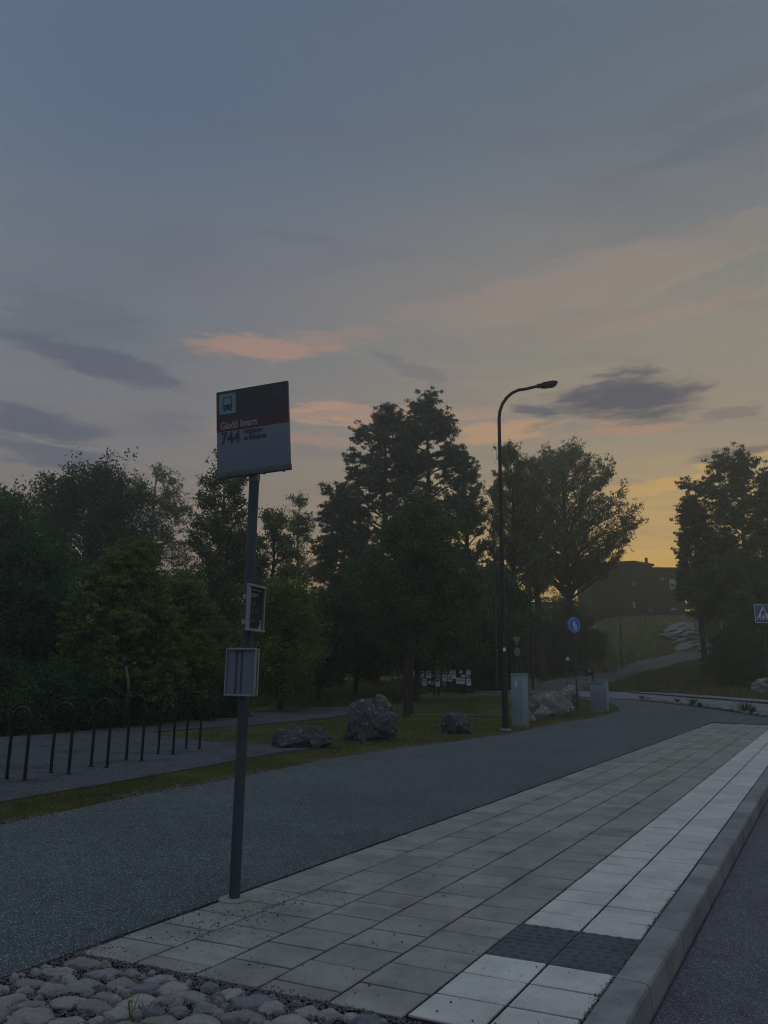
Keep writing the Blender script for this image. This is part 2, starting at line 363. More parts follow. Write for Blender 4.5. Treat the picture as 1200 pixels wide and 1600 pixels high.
M_PANELR = mat('sign_dark_red', (.1, .03, .03), .45, spec=.35, build=worn((.082, .034, .032), (.098, .037, .034), 2.5, 90, .03))
M_RAIL = mat('sign_rail', (.1, .11, .12), .5, .3, build=worn((.07, .08, .083), (.10, .108, .11), 6, 90, .1))
M_PICTO = mat('picto_blue', (.2, .32, .38), .5, build=worn((.14, .23, .27), (.165, .255, .30), 5, 90, .03))
M_INKW = mat('lettering_pale', (.3, .27, .26), .6, build=worn((.26, .235, .23), (.29, .265, .26), 9, 90, .02))
M_INKD = mat('lettering_dark', (.03, .035, .06), .6, build=worn((.03, .035, .06), (.04, .045, .07), 9, 90, .02))
M_INKG = mat('emblem_grey', (.15, .15, .16), .6, build=worn((.13, .13, .14), (.16, .16, .17), 9, 90, .02))
M_POSTER = mat('poster_black', (.035, .04, .05), .8, spec=.15, build=worn((.03, .036, .045), (.045, .05, .06), 3, 90, .03))
M_CASE = mat('case_back', (.3, .35, .42), .5, .15, build=worn((.13, .152, .182), (.16, .182, .215), 2.2, 90, .06))
M_CAB = mat('cabinet_paint', (.25, .31, .34), .6, .1, build=worn((.20, .26, .29), (.28, .34, .365), 2, 60, .15))
M_CABD = mat('cabinet_side', (.16, .2, .22), .6, .1, build=worn((.14, .18, .20), (.2, .24, .26), 2, 60, .15))
M_WHITEP = mat('white_sticker', (.7, .7, .7), .6, build=worn((.6, .62, .62), (.72, .73, .72), 9, 60, .05))
M_BLUE = mat('sign_blue', (.02, .09, .42), .4, build=worn((.02, .13, .55), (.025, .15, .6), 5, 60, .03))
M_BLUEG = mat('sign_blue_grey', (.07, .1, .2), .45, build=worn((.07, .11, .20), (.085, .12, .22), 5, 60, .03))
M_SIGNW = mat('sign_reflective_white', (.6, .65, .68), .5, build=worn((.52, .56, .6), (.62, .66, .7), 5, 60, .03))
M_SIGNB = mat('sign_back', (.16, .18, .18), .5, .3, build=worn((.12, .14, .14), (.19, .21, .2), 5, 60, .05))
M_BARK = mat('dark_bark', (.05, .04, .035), .95, spec=.1, build=worn((.03, .026, .022), (.07, .058, .048), 7, 25, .8))
M_PBARK = mat('pine_bark', (.08, .05, .035), .95, spec=.1, build=worn((.045, .034, .028), (.10, .062, .042), 5, 25, .8))
M_BBARK = mat('birch_bark', (.3, .3, .28), .9, spec=.1, build=worn((.06, .058, .05), (.30, .29, .27), 4, 25, .5, .4, .5))
M_WOOD = mat('dark_wood', (.035, .028, .022), .9, spec=.2, build=worn((.02, .017, .014), (.05, .04, .032), 8, 60, .5))
M_PAPER = mat('paper_sheet', (.6, .6, .6), .8, build=worn((.66, .68, .70), (.78, .80, .82), 12, 60, .03))
M_PAPERY = mat('yellow_sheet', (.5, .36, .05), .8, build=worn((.48, .35, .05), (.55, .40, .07), 12, 60, .03))
M_PAPERP = mat('pink_sheet', (.3, .22, .26), .8, build=worn((.28, .21, .25), (.34, .26, .3), 12, 60, .03))
M_PAPERB = mat('blue_sheet', (.2, .3, .4), .8, build=worn((.18, .27, .36), (.25, .34, .44), 12, 60, .03))
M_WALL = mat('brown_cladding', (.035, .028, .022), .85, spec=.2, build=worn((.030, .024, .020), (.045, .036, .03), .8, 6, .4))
M_WALLP = mat('pale_render', (.5, .5, .47), .8, build=worn((.42, .42, .4), (.52, .52, .5), .8, 6, .1))
M_ROOF = mat('roof_felt', (.03, .03, .03), .85, build=worn((.022, .022, .022), (.035, .035, .035), 1, 6, .1))
M_GLASS = mat('window_glass', (.3, .32, .34), .08, .0, 1.0, build=worn((.22, .25, .27), (.36, .38, .38), 1.4, 4, .02))
M_GLASSD = mat('window_glass_dim', (.1, .1, .11), .12, .0, .8, build=worn((.09, .1, .1), (.15, .16, .16), 1.4, 4, .02))
M_LENS = mat('lamp_lens', (.1, .1, .1), .2, build=worn((.05, .05, .05), (.1, .1, .1), 6, 20, .05))

GAIN = 1.9
def leafmat(name, a, b_, c, trans=.25):
    m_ = bpy.data.materials.new(name); m_.use_nodes = True; q = NB(m_.node_tree); q.n.clear(); a, b_, c = ([min(.4, x * GAIN) for x in w] for w in (a, b_, c))
    g = q.n.new('ShaderNodeNewGeometry'); o = q.n.new('ShaderNodeObjectInfo')
    n1 = q.noise(g.outputs['Position'], .45, 4, .7); n2 = q.noise(g.outputs['Position'], 6.0, 3, .7)
    col = q.ramp(q.m('ADD', q.m('MULTIPLY', n1, .6), q.m('MULTIPLY', n2, .4)), [(.36, (*a, 1)), (.5, (*b_, 1)), (.64, (*c, 1))])
    d = q.n.new('ShaderNodeBsdfDiffuse'); t = q.n.new('ShaderNodeBsdfTranslucent'); mx = q.n.new('ShaderNodeMixShader')
    q.put(d.inputs[0], col); q.put(t.inputs[0], col); mx.inputs[0].default_value = trans
    q.l.new(d.outputs[0], mx.inputs[1]); q.l.new(t.outputs[0], mx.inputs[2])
    out = q.n.new('ShaderNodeOutputMaterial'); q.l.new(mx.outputs[0], out.inputs[0]); return m_
L_OAK = leafmat('oak_leaves', (.018, .042, .018), (.03, .062, .024), (.05, .085, .03))
L_DARK = leafmat('dark_leaves', (.014, .03, .016), (.022, .046, .02), (.035, .062, .026))
L_LIME = leafmat('lime_leaves', (.034, .056, .014), (.066, .098, .022), (.12, .15, .038), .35)
L_BIRCH = leafmat('birch_leaves', (.04, .05, .02), (.06, .075, .03), (.09, .10, .04), .3)
L_ASPEN = leafmat('aspen_leaves', (.045, .058, .028), (.065, .08, .036), (.10, .11, .045), .3)
L_PINE = leafmat('pine_needles', (.022, .036, .022), (.034, .052, .03), (.05, .068, .036), .1)
L_MIX = leafmat('mixed_leaves', (.02, .038, .018), (.038, .06, .024), (.075, .085, .032), .25)
L_GRASS = leafmat('grass_blades', (.044, .056, .020), (.076, .084, .030), (.14, .125, .055), .2)
L_DRY = leafmat('dry_grass', (.034, .044, .014), (.060, .064, .022), (.09, .082, .034), .2)
L_WEED = leafmat('weed_leaves', (.05, .10, .02), (.08, .13, .03), (.12, .16, .04), .3)

# ------------------------------------------------------------------ ground sheet
rng = np.random.default_rng(7)
def coords(lo, hi, step, far):
    a = list(np.arange(lo, hi + 1e-6, step)); g_ = step
    while a[-1] < far: g_ *= 1.35; a.append(a[-1] + g_)
    g_ = step
    while a[0] > -far: g_ *= 1.35; a.insert(0, a[0] - g_)
    return np.array(a)
gx = coords(-60, 90, .8, 2500); gy = coords(-8, 150, .8, 2500)
XX, YY = np.meshgrid(gx, gy); xf, yf = XX.ravel(), YY.ravel()
zf = np.concatenate([hgt(xf[i:i + 4000], yf[i:i + 4000]) for i in range(0, len(xf), 4000)])
nn = xf * NV[0] + yf * NV[1]; ss_ = xf * SV[0] + yf * SV[1]
def sstep(x, a, b): t = np.clip((x - a) / (b - a), 0, 1); return t * t * (3 - 2 * t)
zf = zf - .03 - .25 * sstep(nn, -3.0, -2.0) * (1 - sstep(ss_, 30, 34)) * (nn < 60)
bumps = .05 * np.sin(xf * .7 + 1) * np.sin(yf * .55) + .03 * np.sin(xf * 1.9) * np.sin(yf * 1.7 + 2)
zf += bumps * sstep(yf, 26, 40) * (nn < -9.5) - np.where((nn < -9.5) & (yf > 26), .04, 0)
me = bpy.data.meshes.new('ground'); nx, ny = len(gx), len(gy)
idx = np.arange(nx * ny).reshape(ny, nx)
quads = np.stack([idx[:-1, :-1], idx[:-1, 1:], idx[1:, 1:], idx[1:, :-1]], -1).reshape(-1, 4)
me.from_pydata(np.stack([xf, yf, zf], 1).tolist(), [], quads.tolist()); me.update()
tag(link('ground', me, M_GRASS, None, True), kind='structure')

def sheet(name, pts, step, zoff, m, jitter=0.0, zfix=None, skirt=.12):
    """a paving sheet lying on the terrain inside a 2D outline"""
    out = []
    n = len(pts)
    for i in range(n):
        a, b = Vector(pts[i]), Vector(pts[(i + 1) % n]); k = max(1, int((b - a).length / step))
        for j in range(k):
            p = a.lerp(b, j / k)
            if jitter and j: 
                d = (b - a).normalized(); p = p + Vector((-d.y, d.x)) * jitter * (math.sin(p.x * 3.1 + p.y * 2.3) * .6 + math.sin(p.x * 8.7 - p.y * 6.1) * .4)
            out.append(p)
    nb_ = len(out); xs = [p.x for p in out]; ys = [p.y for p in out]
    grid = [Vector((x, y)) for x in np.arange(min(xs), max(xs), step) + .013 for y in np.arange(min(ys), max(ys), step) + .017]
    r_ = delaunay_2d_cdt(out + grid, [], [list(range(nb_))], 1, 1e-4)
    P = np.array([(p.x, p.y) for p in r_[0]]); F = [list(f) for f in r_[2]]
    z = hgt(P[:, 0], P[:, 1]) + zoff if zfix is None else np.full(len(P), zfix)
    V = [(P[i, 0], P[i, 1], z[i]) for i in range(len(P))]
    cnt = {}
    for f in F:
        for i in range(3):
            e = (f[i], f[(i + 1) % 3]); cnt[e] = 1
    base = len(V); low = {}
    sk = []
    for (a, b) in list(cnt):
        if (b, a) not in cnt:
            for q in (a, b):
                if q not in low: low[q] = len(V); V.append((V[q][0], V[q][1], V[q][2] - skirt))
            sk.append([b, a, low[a], low[b]])
    me = bpy.data.meshes.new(name); me.from_pydata(V, [], F + sk); me.update()
    return tag(link(name, me, m), kind='structure')
def gp(px, py): p = G(px, py); return (p.x, p.y)
# asphalt foot and cycle path
left_edge = [ns(-7.3, -6), ns(-7.45, 0), gp(0, 1290), gp(200, 1247), gp(380, 1214), gp(520, 1185), gp(640, 1168), gp(740, 1155), gp(800, 1146), gp(880, 1129), gp(950, 1117), gp(968, 1110), gp(962, 1102), gp(930, 1094), gp(880, 1089), gp(860, 1087)]
right_edge = [gp(1000, 1095), gp(1060, 1102), gp(1200, 1121), ns(8, 52), ns(1, 34), ns(-.9, 30.62), ns(-3.853, 30.62), ns(-3.853, 3.2), ns(-3.85, 2.5), ns(-3.85, -6)]
sheet('asphalt_path', left_edge + right_edge, .9, 0.006, M_ASPH)
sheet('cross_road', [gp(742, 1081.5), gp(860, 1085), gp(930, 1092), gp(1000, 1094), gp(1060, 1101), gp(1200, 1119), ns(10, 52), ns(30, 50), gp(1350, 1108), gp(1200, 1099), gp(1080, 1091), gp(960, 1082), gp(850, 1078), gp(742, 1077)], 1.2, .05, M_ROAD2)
sheet('hill_path', [gp(800, 1083), gp(850, 1083), gp(915, 1079.5), gp(960, 1067), gp(1010, 1051), gp(1060, 1037), gp(1114, 1026), gp(1114, 1017), gp(1060, 1021), gp(1000, 1034), gp(940, 1047), gp(880, 1061), gp(830, 1073)], 1.5, .09, M_ROAD3)
# gravel ground under the bicycle racks, the gravel path behind it
sheet('gravel_yard', [gp(-330, 1330), gp(-100, 1272), gp(60, 1243), gp(150, 1228), gp(240, 1212), gp(330, 1196), gp(430, 1177), gp(520, 1166), gp(490, 1160), gp(430, 1164), gp(370, 1163), gp(290, 1156), gp(250, 1150), gp(240, 1143),
      gp(330, 1137), gp(380, 1134), gp(470, 1126), gp(545, 1117), gp(600, 1112), gp(590, 1106), gp(500, 1105), gp(400, 1112), gp(300, 1122), gp(200, 1135), gp(100, 1146), gp(0, 1152), gp(-150, 1158), gp(-330, 1175)], .8, .012, M_GRAV, jitter=.06)
sheet('thin_path', [gp(645, 1118), gp(700, 1118.2), gp(785, 1118), gp(785, 1116.9), gp(720, 1116.6), gp(645, 1117)], .5, .012, M_PATH, jitter=.05)
# street beside the kerb
sheet('road', [ns(-.93, -8), ns(-.93, 30), ns(1, 34), ns(9, 36), ns(30, 20), ns(30, -8)], 2.0, 0, M_ROAD, zfix=-.135)

# ------------------------------------------------------------------ tile paving
COLS = [-3.84, -3.445, -3.05, -2.66, -2.265, -1.87, -1.505, -1.14]
def skew(n, s): return ns(n, s + .10 * (n + 1.87) * max(0, 1 - max(0, s - 3.4) / 25))
def tiles(name, cols, row, stag, s0, s1, m, skip=None, gap=.016, rnd=None, ztop=0.0):
    mb = MB(); rr = random.Random(name)
    for c in cols:
        a, b = COLS[c] + gap / 2, COLS[c + 1] - gap / 2
        s = s0 - (row / 2 if (c % 2 == 1 and stag) else 0) - row * 2
        while s < s1:
            lo, hi = max(s, s0 + .02 * rr.random()) + gap / 2, min(s + row, s1) - gap / 2
            mid_s = s + row / 2; s += row
            if hi - lo < .06: continue
            if skip and skip(c, (lo + hi) / 2): continue
            dz = [rr.uniform(-.0022, .0022) for _ in range(4)]; t = .006; j = rr.uniform(-.0012, .0012)
            ins = [(a + t, lo + t), (b - t, lo + t), (b - t, hi - t), (a + t, hi - t)]; outr = [(a + j, lo), (b + j, lo), (b + j, hi), (a + j, hi)]
            V = [(*skew(*p), ztop + dz[i]) for i, p in enumerate(ins)] + [(*skew(*p), ztop + dz[i] - .004) for i, p in enumerate(outr)] + [(*skew(*p), ztop - .06) for p in outr]
            F = [(0, 1, 2, 3)] + [(4 + i, 4 + (i + 1) % 4, (i + 1) % 4, i) for i in range(4)] + [(8 + i, 8 + (i + 1) % 4, 4 + (i + 1) % 4, 4 + i) for i in range(4)]
            mb.add(V, F)
    return tag(mb.build(name, m), kind='structure')
ROW = .3215
PAV0 = 3.545
tiles('grey_paving', [0, 1, 2, 3, 4], ROW, True, PAV0 - .06, 30.6, M_TGREY)
tact = lambda c, s: PAV0 + 2.91 * ROW < s < PAV0 + 4.93 * ROW
tiles('white_tile_strip', [5, 6], ROW, False, PAV0 - .02, 60.0, M_TWHITE, skip=tact)
tiles('dark_warning_tiles', [5, 6], ROW, False, PAV0 - .02, 60.0, M_TDARK, skip=lambda c, s: not tact(c, s), gap=.008)
mb = MB(); 
for c in (5, 6):
    for i in range(5):
        for j in range(9):
            n_ = COLS[c] + (COLS[c + 1] - COLS[c]) * (i + .5 + (.25 if j % 2 else -.25) * .5) / 5; s_ = PAV0 + ROW * 3 - .02 + ROW * 2 * (j + .5) / 9
            x, y = skew(n_, s_); V = []; F = []
            for k, (rad, z) in enumerate(((.022, -.001), (.018, .0065), (.010, .009))):
                V += [(x + rad * math.cos(a * math.pi / 5), y + rad * math.sin(a * math.pi / 5), z) for a in range(10)]
            for k in (0, 1):
                for a in range(10): F.append((k * 10 + a, k * 10 + (a + 1) % 10, k * 10 + 10 + (a + 1) % 10, k * 10 + 10 + a))
            F.append(tuple(range(20, 30))); mb.add(V, F)
tag(mb.build('warning_studs', M_TDARK, None, True), kind='structure')
bed = MB(); 
q4 = [ns(-3.86, 1.2), ns(-1.12, 1.2), ns(-1.12, 60), ns(-3.86, 60)]
q4 = [ns(-3.86, 1.0), ns(-1.1, 1.0), ns(-1.1, 30.62), ns(-3.86, 30.62)]
bed.add([(*p, -.012) for p in q4] + [(*p, -.3) for p in q4], [(0, 1, 2, 3), (0, 4, 5, 1), (1, 5, 6, 2), (2, 6, 7, 3), (3, 7, 4, 0)])
q5 = [ns(-1.875, 30.63), ns(-1.1, 30.63), ns(-1.1, 60), ns(-1.875, 60)]
bed.add([(*p, -.012) for p in q5] + [(*p, -.3) for p in q5], [(0, 1, 2, 3), (0, 4, 5, 1), (1, 5, 6, 2), (2, 6, 7, 3), (3, 7, 4, 0)])
tag(bed.build('joint_sand', M_JOINT), kind='structure')
# kerb stones, 1 m long
mb = MB(); rr = random.Random(3); s = .52
while s < 60:
    L = .985; a, b, dz = -1.135, -.958 , rr.uniform(-.002, .002); bv = .012
    prof = [(a, -.3), (a, -.006), (a + .006, 0.002), (b - bv * 2, 0.002), (b - bv * .7, -.004), (b, -.02), (b + .022, -.3)]
    V = []; 
    for e, (s_, inn) in enumerate(((s, .0), (s + .006, 1), (s + L - .006, 1), (s + L, 0))):
        V += [(*ns(n_ if inn else n_ * 1.0, s_), z + dz - (0 if inn else .005)) for n_, z in prof]
    k = len(prof); F = []
    for r_ in range(3):
        for i in range(k - 1): F.append((r_ * k + i, r_ * k + i + 1, (r_ + 1) * k + i + 1, (r_ + 1) * k + i))
    F.append(tuple(range(k))[::-1]); F.append(tuple(3 * k + i for i in range(k)))
    mb.add(V, F); s += 1.0
tag(mb.build('kerb', M_KERB), kind='structure')

# ------------------------------------------------------------------ cobbles at the end of the paving
def rock_mesh(rx, ry, rz, seed, sub=3, flatb=.35, rough=.18, crease=.0):
    from mathutils import noise as mn
    bm = bmesh.new(); bmesh.ops.create_icosphere(bm, subdivisions=sub, radius=1)
    o = Vector((seed * 3.7, seed * 1.3, seed * 7.1))
    rr_ = random.Random(seed); planes = []
    for _ in range(int(crease)):
        n_ = Vector((rr_.gauss(0, 1), rr_.gauss(0, 1), rr_.gauss(0, .8))).normalized(); planes.append((n_, rr_.uniform(.55, .85) if crease > 12 else rr_.uniform(.62, .88)))
    for v in bm.verts:
        p = v.co.copy()
        for n_, d in planes:
            k = p.dot(n_) - d
            if k > 0: p -= n_ * k * .92
        f = 1 + rough * (mn.noise(p * 1.3 + o)) + rough * .5 * mn.noise(p * 3.1 + o) + (rough * .25 * mn.noise(p * 7.0 + o) if sub > 3 else 0)
        p = p * f; p = Vector((p.x * rx, p.y * ry, p.z * rz))
        if p.z < -rz * flatb: p.z = -rz * flatb + (p.z + rz * flatb) * .15
        v.co = p
    bm.verts.index_update(); V = [v.co.copy() for v in bm.verts]; F = [tuple(v.index for v in f.verts) for f in bm.faces]; bm.free(); return V, F
mb = MB(); rr = random.Random(11); placed = []
tries = 0
def put_cob(n_, s_, rx, ry, rot, lift=0):
    V, F = rock_mesh(rx, ry, rr.uniform(.035, .05), rr.randint(0, 9999), 4, .3, .24, 3)
    c, si = math.cos(rot), math.sin(rot); x, y = ns(n_, s_); z0 = rr.uniform(-.03, -.012) + lift
    tx, ty = rr.uniform(-.1, .1), rr.uniform(-.1, .1)
    mb.add([(x + v.x * c - v.y * si, y + v.x * si + v.y * c, z0 + v.z + tx * v.x + ty * v.y) for v in V], F)
def fits(x, y, r_):
    return all((x - a) ** 2 + (y - b) ** 2 > ((r_ + c) * .9) ** 2 for a, b, c in placed)
for r_lo, r_hi, tr in ((.074, .090, 1500), (.056, .074, 5000), (.04, .055, 4500), (.02, .032, 2500)):
    for _ in range(tr):
        n_ = rr.uniform(-4.25, -.9); s_ = rr.uniform(1.6, 3.6); r_ = rr.uniform(r_lo, r_hi)
        lim = PAV0 - .09 + (.10 * (n_ + 1.87)) - r_ * .9
        nl = -3.82 - max(0, 3.0 - s_) * .25
        if n_ - r_ * .9 < nl or n_ > -1.15 - r_ * .9 or s_ > lim: continue
        if n_ > -1.87 and s_ > lim: continue
        x, y = ns(n_, s_)
        if y < 2.6: continue
        if fits(x, y, r_):
            placed.append((x, y, r_)); put_cob(n_, s_, r_ * rr.uniform(1.12, 1.42), r_ * rr.uniform(.74, .92), rr.uniform(-.3, .3))
tag(mb.build('cobblestone_paving', M_COB, None, True), kind='structure')

# ------------------------------------------------------------------ scattered stuff: grit, pebbles, grass
def octas(name, pts, sizes, m, label, cat, zs=.7, top=None):
    pts = np.asarray(pts, float); k = len(pts); sz = np.asarray(sizes, float)
    base = np.array([(1, 0, 0), (0, 1, 0), (-1, 0, 0), (0, -1, 0), (0, 0, 1), (0, 0, -1)], float)
    V = base[None] * sz[:, None, None] * rng.uniform(.6, 1.3, (k, 6, 1)); V[:, :, 2] *= zs
    a = rng.uniform(0, 6.28, k); c, s_ = np.cos(a)[:, None], np.sin(a)[:, None]
    V = np.stack([V[:, :, 0] * c - V[:, :, 1] * s_, V[:, :, 0] * s_ + V[:, :, 1] * c, V[:, :, 2]], -1) + pts[:, None, :]
    F = [(0, 1, 4), (1, 2, 4), (2, 3, 4), (3, 0, 4), (1, 0, 5), (2, 1, 5), (3, 2, 5), (0, 3, 5)]
    me = np_mesh(name, V[:, np.array(F).ravel()].reshape(-1, 3), 3)
    return tag(link(name, me, m), label, cat, kind='stuff')
# dark grit on the tiles, densest round the foot of the bus stop pole
P = []; Z = []
for cn, cs, k, sd_n, sd_s in ((-3.45, 4.55, 120, .12, .25), (-3.55, 4.1, 150, .18, .22), (-3.3, 4.9, 60, .15, .2), (-3.3, 4.2, 70, .3, .35), (-3.5, 3.7, 70, .18, .2)):
    for _ in range(k): P.append((rng.normal(cn, sd_n), rng.normal(cs, sd_s)))
for _ in range(230): P.append((rng.uniform(-3.8, -1.2), 3.6 + 7 * rng.random() ** 1.9))
P = [p for p in P if -3.83 < p[0] < -1.15 and p[1] > 3.62]
octas('grit', [(*ns(*p), .004) for p in P], rng.uniform(.0022, .0050, len(P)) * rng.choice([1, 1, 1, 1.7], len(P)), M_BLACK, 'black grit scattered over the grey paving round the foot of the bus stop pole', 'grit')
P = [(rng.uniform(-4.2, -1.15), rng.uniform(1.6, 3.5)) for _ in range(34000)]
P += [(rng.normal(-1.145, .014), 1.5 + 5.2 * rng.random() ** .8) for _ in range(1300)]
octas('gravel', [(*ns(*p), -.006 + .004 * rng.random()) for p in P], rng.uniform(.004, .011, len(P)), M_PEB, 'fine gravel filling the gaps between the round cobblestones and along the kerb joint', 'gravel')
P = [(-3.865 - abs(rng.normal(0, .07)), 2.8 + 16 * rng.random() ** 1.4) for _ in range(1500)]
octa_edge = octas('edge_grit', [(*ns(*p), .008) for p in P], rng.uniform(.002, .005, len(P)), M_PEB, 'fine grit gathered on the asphalt along the edge of the grey paving', 'grit')
# pebbles along the ragged path edge
LE = [Vector(p) for p in left_edge[1:11]]
def along(line, k, spread, shift=0.0, bias=1.0):
    seg = [(line[i], line[i + 1], (line[i + 1] - line[i]).length) for i in range(len(line) - 1)]; tot = sum(s[2] for s in seg); out = []
    for _ in range(k):
        t = rng.random() ** bias * tot
        for a, b, L in seg:
            if t <= L: break
            t -= L
        d = (b - a).normalized(); p = a + d * min(t, L) + Vector((-d.y, d.x)) * (shift + rng.normal(0, spread)); out.append(p)
    return out
pp = [p for p in along(LE, 12000, .13, .02, 1.5) if math.sin(p.x * 2.3 + 1) + math.sin(p.y * 3.1) + rng.normal(0, .6) > -.3]
octas('edge_pebbles', [(p.x, p.y, h1(p.x, p.y) + .004) for p in pp], rng.uniform(.006, .020, len(pp)), M_PEB, 'loose pebbles along the ragged grass edge of the asphalt path', 'pebbles')
yard = [(rng.uniform(-14, -1.5), rng.uniform(9.5, 24)) for _ in range(9000)]
octas('yard_pebbles', [(x, y, .016) for x, y in yard if x * NV[0] + y * NV[1] < -9.4], rng.uniform(.006, .02, sum(1 for x, y in yard if x * NV[0] + y * NV[1] < -9.4)), M_PEB, 'small stones scattered on the gravel yard under the bicycle hoops', 'pebbles')

def blades(name, pts, hh, ww, m, label, cat, lean=.5):
    k = len(pts); P_ = np.asarray(pts, float); h_ = rng.uniform(.5, 1.25, k) * hh; a = rng.uniform(0, 6.28, k); w = rng.uniform(.6, 1.3, k) * ww
    dx, dy = np.cos(a) * w / 2, np.sin(a) * w / 2; b = rng.uniform(0, 6.28, k); L = rng.uniform(0, lean, k) * h_
    V = np.stack([P_ + np.stack([dx, dy, dx * 0], 1), P_ - np.stack([dx, dy, dx * 0], 1), P_ + np.stack([np.cos(b) * L, np.sin(b) * L, h_], 1)], 1).reshape(-1, 3)
    return tag(link(name, np_mesh(name, V, 3), m), label, cat, kind='stuff')
def poly_mask(pts, poly):
    x, y = pts[:, 0], pts[:, 1]; ins = np.zeros(len(pts), bool); n = len(poly)
    for i in range(n):
        (x1, y1), (x2, y2) = poly[i], poly[(i + 1) % n]
        c = ((y1 > y) != (y2 > y)) & (x < (x2 - x1) * (y - y1) / (y2 - y1 + 1e-12) + x1); ins ^= c
    return ins
ASP = left_edge + right_edge
def grass_pts(k, poly, minus=()):
    poly = [tuple(p) for p in poly]; xs = [p[0] for p in poly]; ys = [p[1] for p in poly]; out = []
    while sum(map(len, out)) < k:
        c = np.stack([rng.uniform(min(xs), max(xs), k), rng.uniform(min(ys), max(ys), k)], 1)
        msk = poly_mask(c, poly)
        for mm in minus: msk &= ~poly_mask(c, [tuple(p) for p in mm])
        out.append(c[msk])
    c = np.concatenate(out)[:k]; return np.column_stack([c, np.concatenate([hgt(c[i:i + 4000, 0], c[i:i + 4000, 1]) for i in range(0, k, 4000)]) - .03])

YARD_NEAR = [gp(0, 1254), gp(60, 1243), gp(150, 1228), gp(240, 1212), gp(330, 1196), gp(430, 1177), gp(520, 1166)]
verge = [tuple(p) for p in left_edge[2:6]] + [gp(520, 1167)] + YARD_NEAR[::-1][1:]
blades('verge_grass', np.concatenate([grass_pts(30000, verge), grass_pts(4000, [left_edge[1], left_edge[2], YARD_NEAR[0], gp(-200, 1290)])]), .05, .012, L_GRASS, 'short green and straw grass on the verge between the asphalt path and the gravel yard', 'grass')
island = [gp(300, 1158), gp(370, 1166), gp(430, 1168), gp(520, 1168)] + left_edge[5:9] + [gp(790, 1086), gp(742, 1087), gp(700, 1100), gp(620, 1108), gp(600, 1114), gp(545, 1119), gp(470, 1128), gp(380, 1136), gp(300, 1142)]
blades('lawn_grass', grass_pts(52000, island), .06, .022, L_GRASS, 'rough lawn grass round the three dark boulders beside the asphalt path', 'grass')
blades('mound_grass', grass_pts(16000, [left_edge[8], left_edge[9], left_edge[10], left_edge[11], left_edge[12], left_edge[13], gp(850, 1089), gp(800, 1090), gp(790, 1110)]), .07, .022, L_GRASS, 'grass round the boulders and grey utility cabinets at the bend of the path', 'grass')
blades('meadow_grass', np.concatenate([grass_pts(26000, [gp(380, 1104), gp(600, 1104), gp(620, 1095), gp(740, 1074), gp(740, 1066), gp(380, 1066)])]), .45, .05, L_DRY, 'tall dry meadow grass behind the gravel path and the notice board', 'tall grass', .9)
blades('bank_grass', np.concatenate([grass_pts(24000, [gp(905, 1078), gp(970, 1081), gp(1080, 1089), gp(1200, 1097), gp(1260, 1096), gp(1260, 1040), gp(1112, 1028), gp(1060, 1038), gp(1010, 1051), gp(960, 1065)]),
    grass_pts(9000, [gp(840, 1068), gp(880, 1062), gp(1000, 1034), gp(1060, 1020), gp(1040, 970), gp(960, 966), gp(900, 1000)])]), .42, .06, L_DRY, 'long dry grass on the bank on both sides of the climbing path below the house', 'tall grass', .9)

# small weeds in the cobbles
def weed(px, py, n_, h_, label):
    p = flat(px, py, 0); root = empty('weed_plant', (p.x, p.y, -.01)); tag(root, label, 'plant')
    sm = MB(); lm = MB(); rr = random.Random(int(px))
    for i in range(n_):
        a = rr.uniform(0, 6.28); hh = h_ * rr.uniform(.6, 1); tip = Vector((math.cos(a) * hh * .35, math.sin(a) * hh * .35, hh))
        sm.tube([(0, 0, 0), tip * .5 + Vector((0, 0, hh * .1)), tip], [.0022, .0018, .001], 5)
        for k in range(3):
            c = tip * (.45 + .28 * k); b = rr.uniform(0, 6.28); L = rr.uniform(.02, .034); d = Vector((math.cos(b), math.sin(b), .35)); sd_ = Vector((-d.y, d.x, 0)) * .35
            lm = MB(); lm.add([c, c + d * L * .5 + sd_ * L, c + d * L, c + d * L * .5 - sd_ * L], [(0, 1, 2, 3)]); lm.build('leaf', L_WEED, root)
    sm.build('stem', L_WEED, root)
weed(203, 1592, 4, .13, 'small green weed sprouting between the round cobblestones')

# ------------------------------------------------------------------ boulders
def boulder(px0, px1, ytop, ybase, m, label, seed, depth=.8, flatb=.35, crease=9, rot=0, zb=-.04, sub=5, rough=.3, d=None, group=None, name='boulder', lobes=()):
    c = (px0 + px1) / 2; p = G(c, ybase) if d is None else at(c, ybase, d)
    k = p.y / FPX; w = (px1 - px0) * k; H = (ybase - ytop) * k
    rx = w / 2; ry = rx * depth; rz = H / (1 + flatb) * 1.03
    V, F = rock_mesh(rx * 1.04, ry, rz, seed, sub, flatb, rough, crease)
    for (ox, oy, oz, sx_, sy_, sz_, sd2) in lobes:
        V2, F2 = rock_mesh(rx * sx_, ry * sy_, rz * sz_, sd2, sub, flatb, rough, crease); o2 = len(V)
        V = V + [Vector((v.x + ox * rx, v.y + oy * ry, v.z + oz * rz)) for v in V2]; F = F + [tuple(i + o2 for i in f) for f in F2]
    cs, sn = math.cos(rot), math.sin(rot); mb = MB()
    hx = max(abs(v.x * cs - v.y * sn) for v in V); ht = max(v.z for v in V); lo = min(v.z for v in V)
    sx, sz = rx / hx, (H + .06) / (ht - lo)
    mb.add([((v.x * cs - v.y * sn) * sx, v.x * sn + v.y * cs, (v.z - lo) * sz) for v in V], F)
    o = mb.build(name, m, None, True); o.data.set_sharp_from_angle(angle=R(28))
    y = p.y + ry * .6; o.location = (p.x * y / p.y, y, (p.z if d is not None else h1(p.x, y)) - .05)
    return tag(o, label, 'boulder' if name == 'boulder' else 'rock', group)
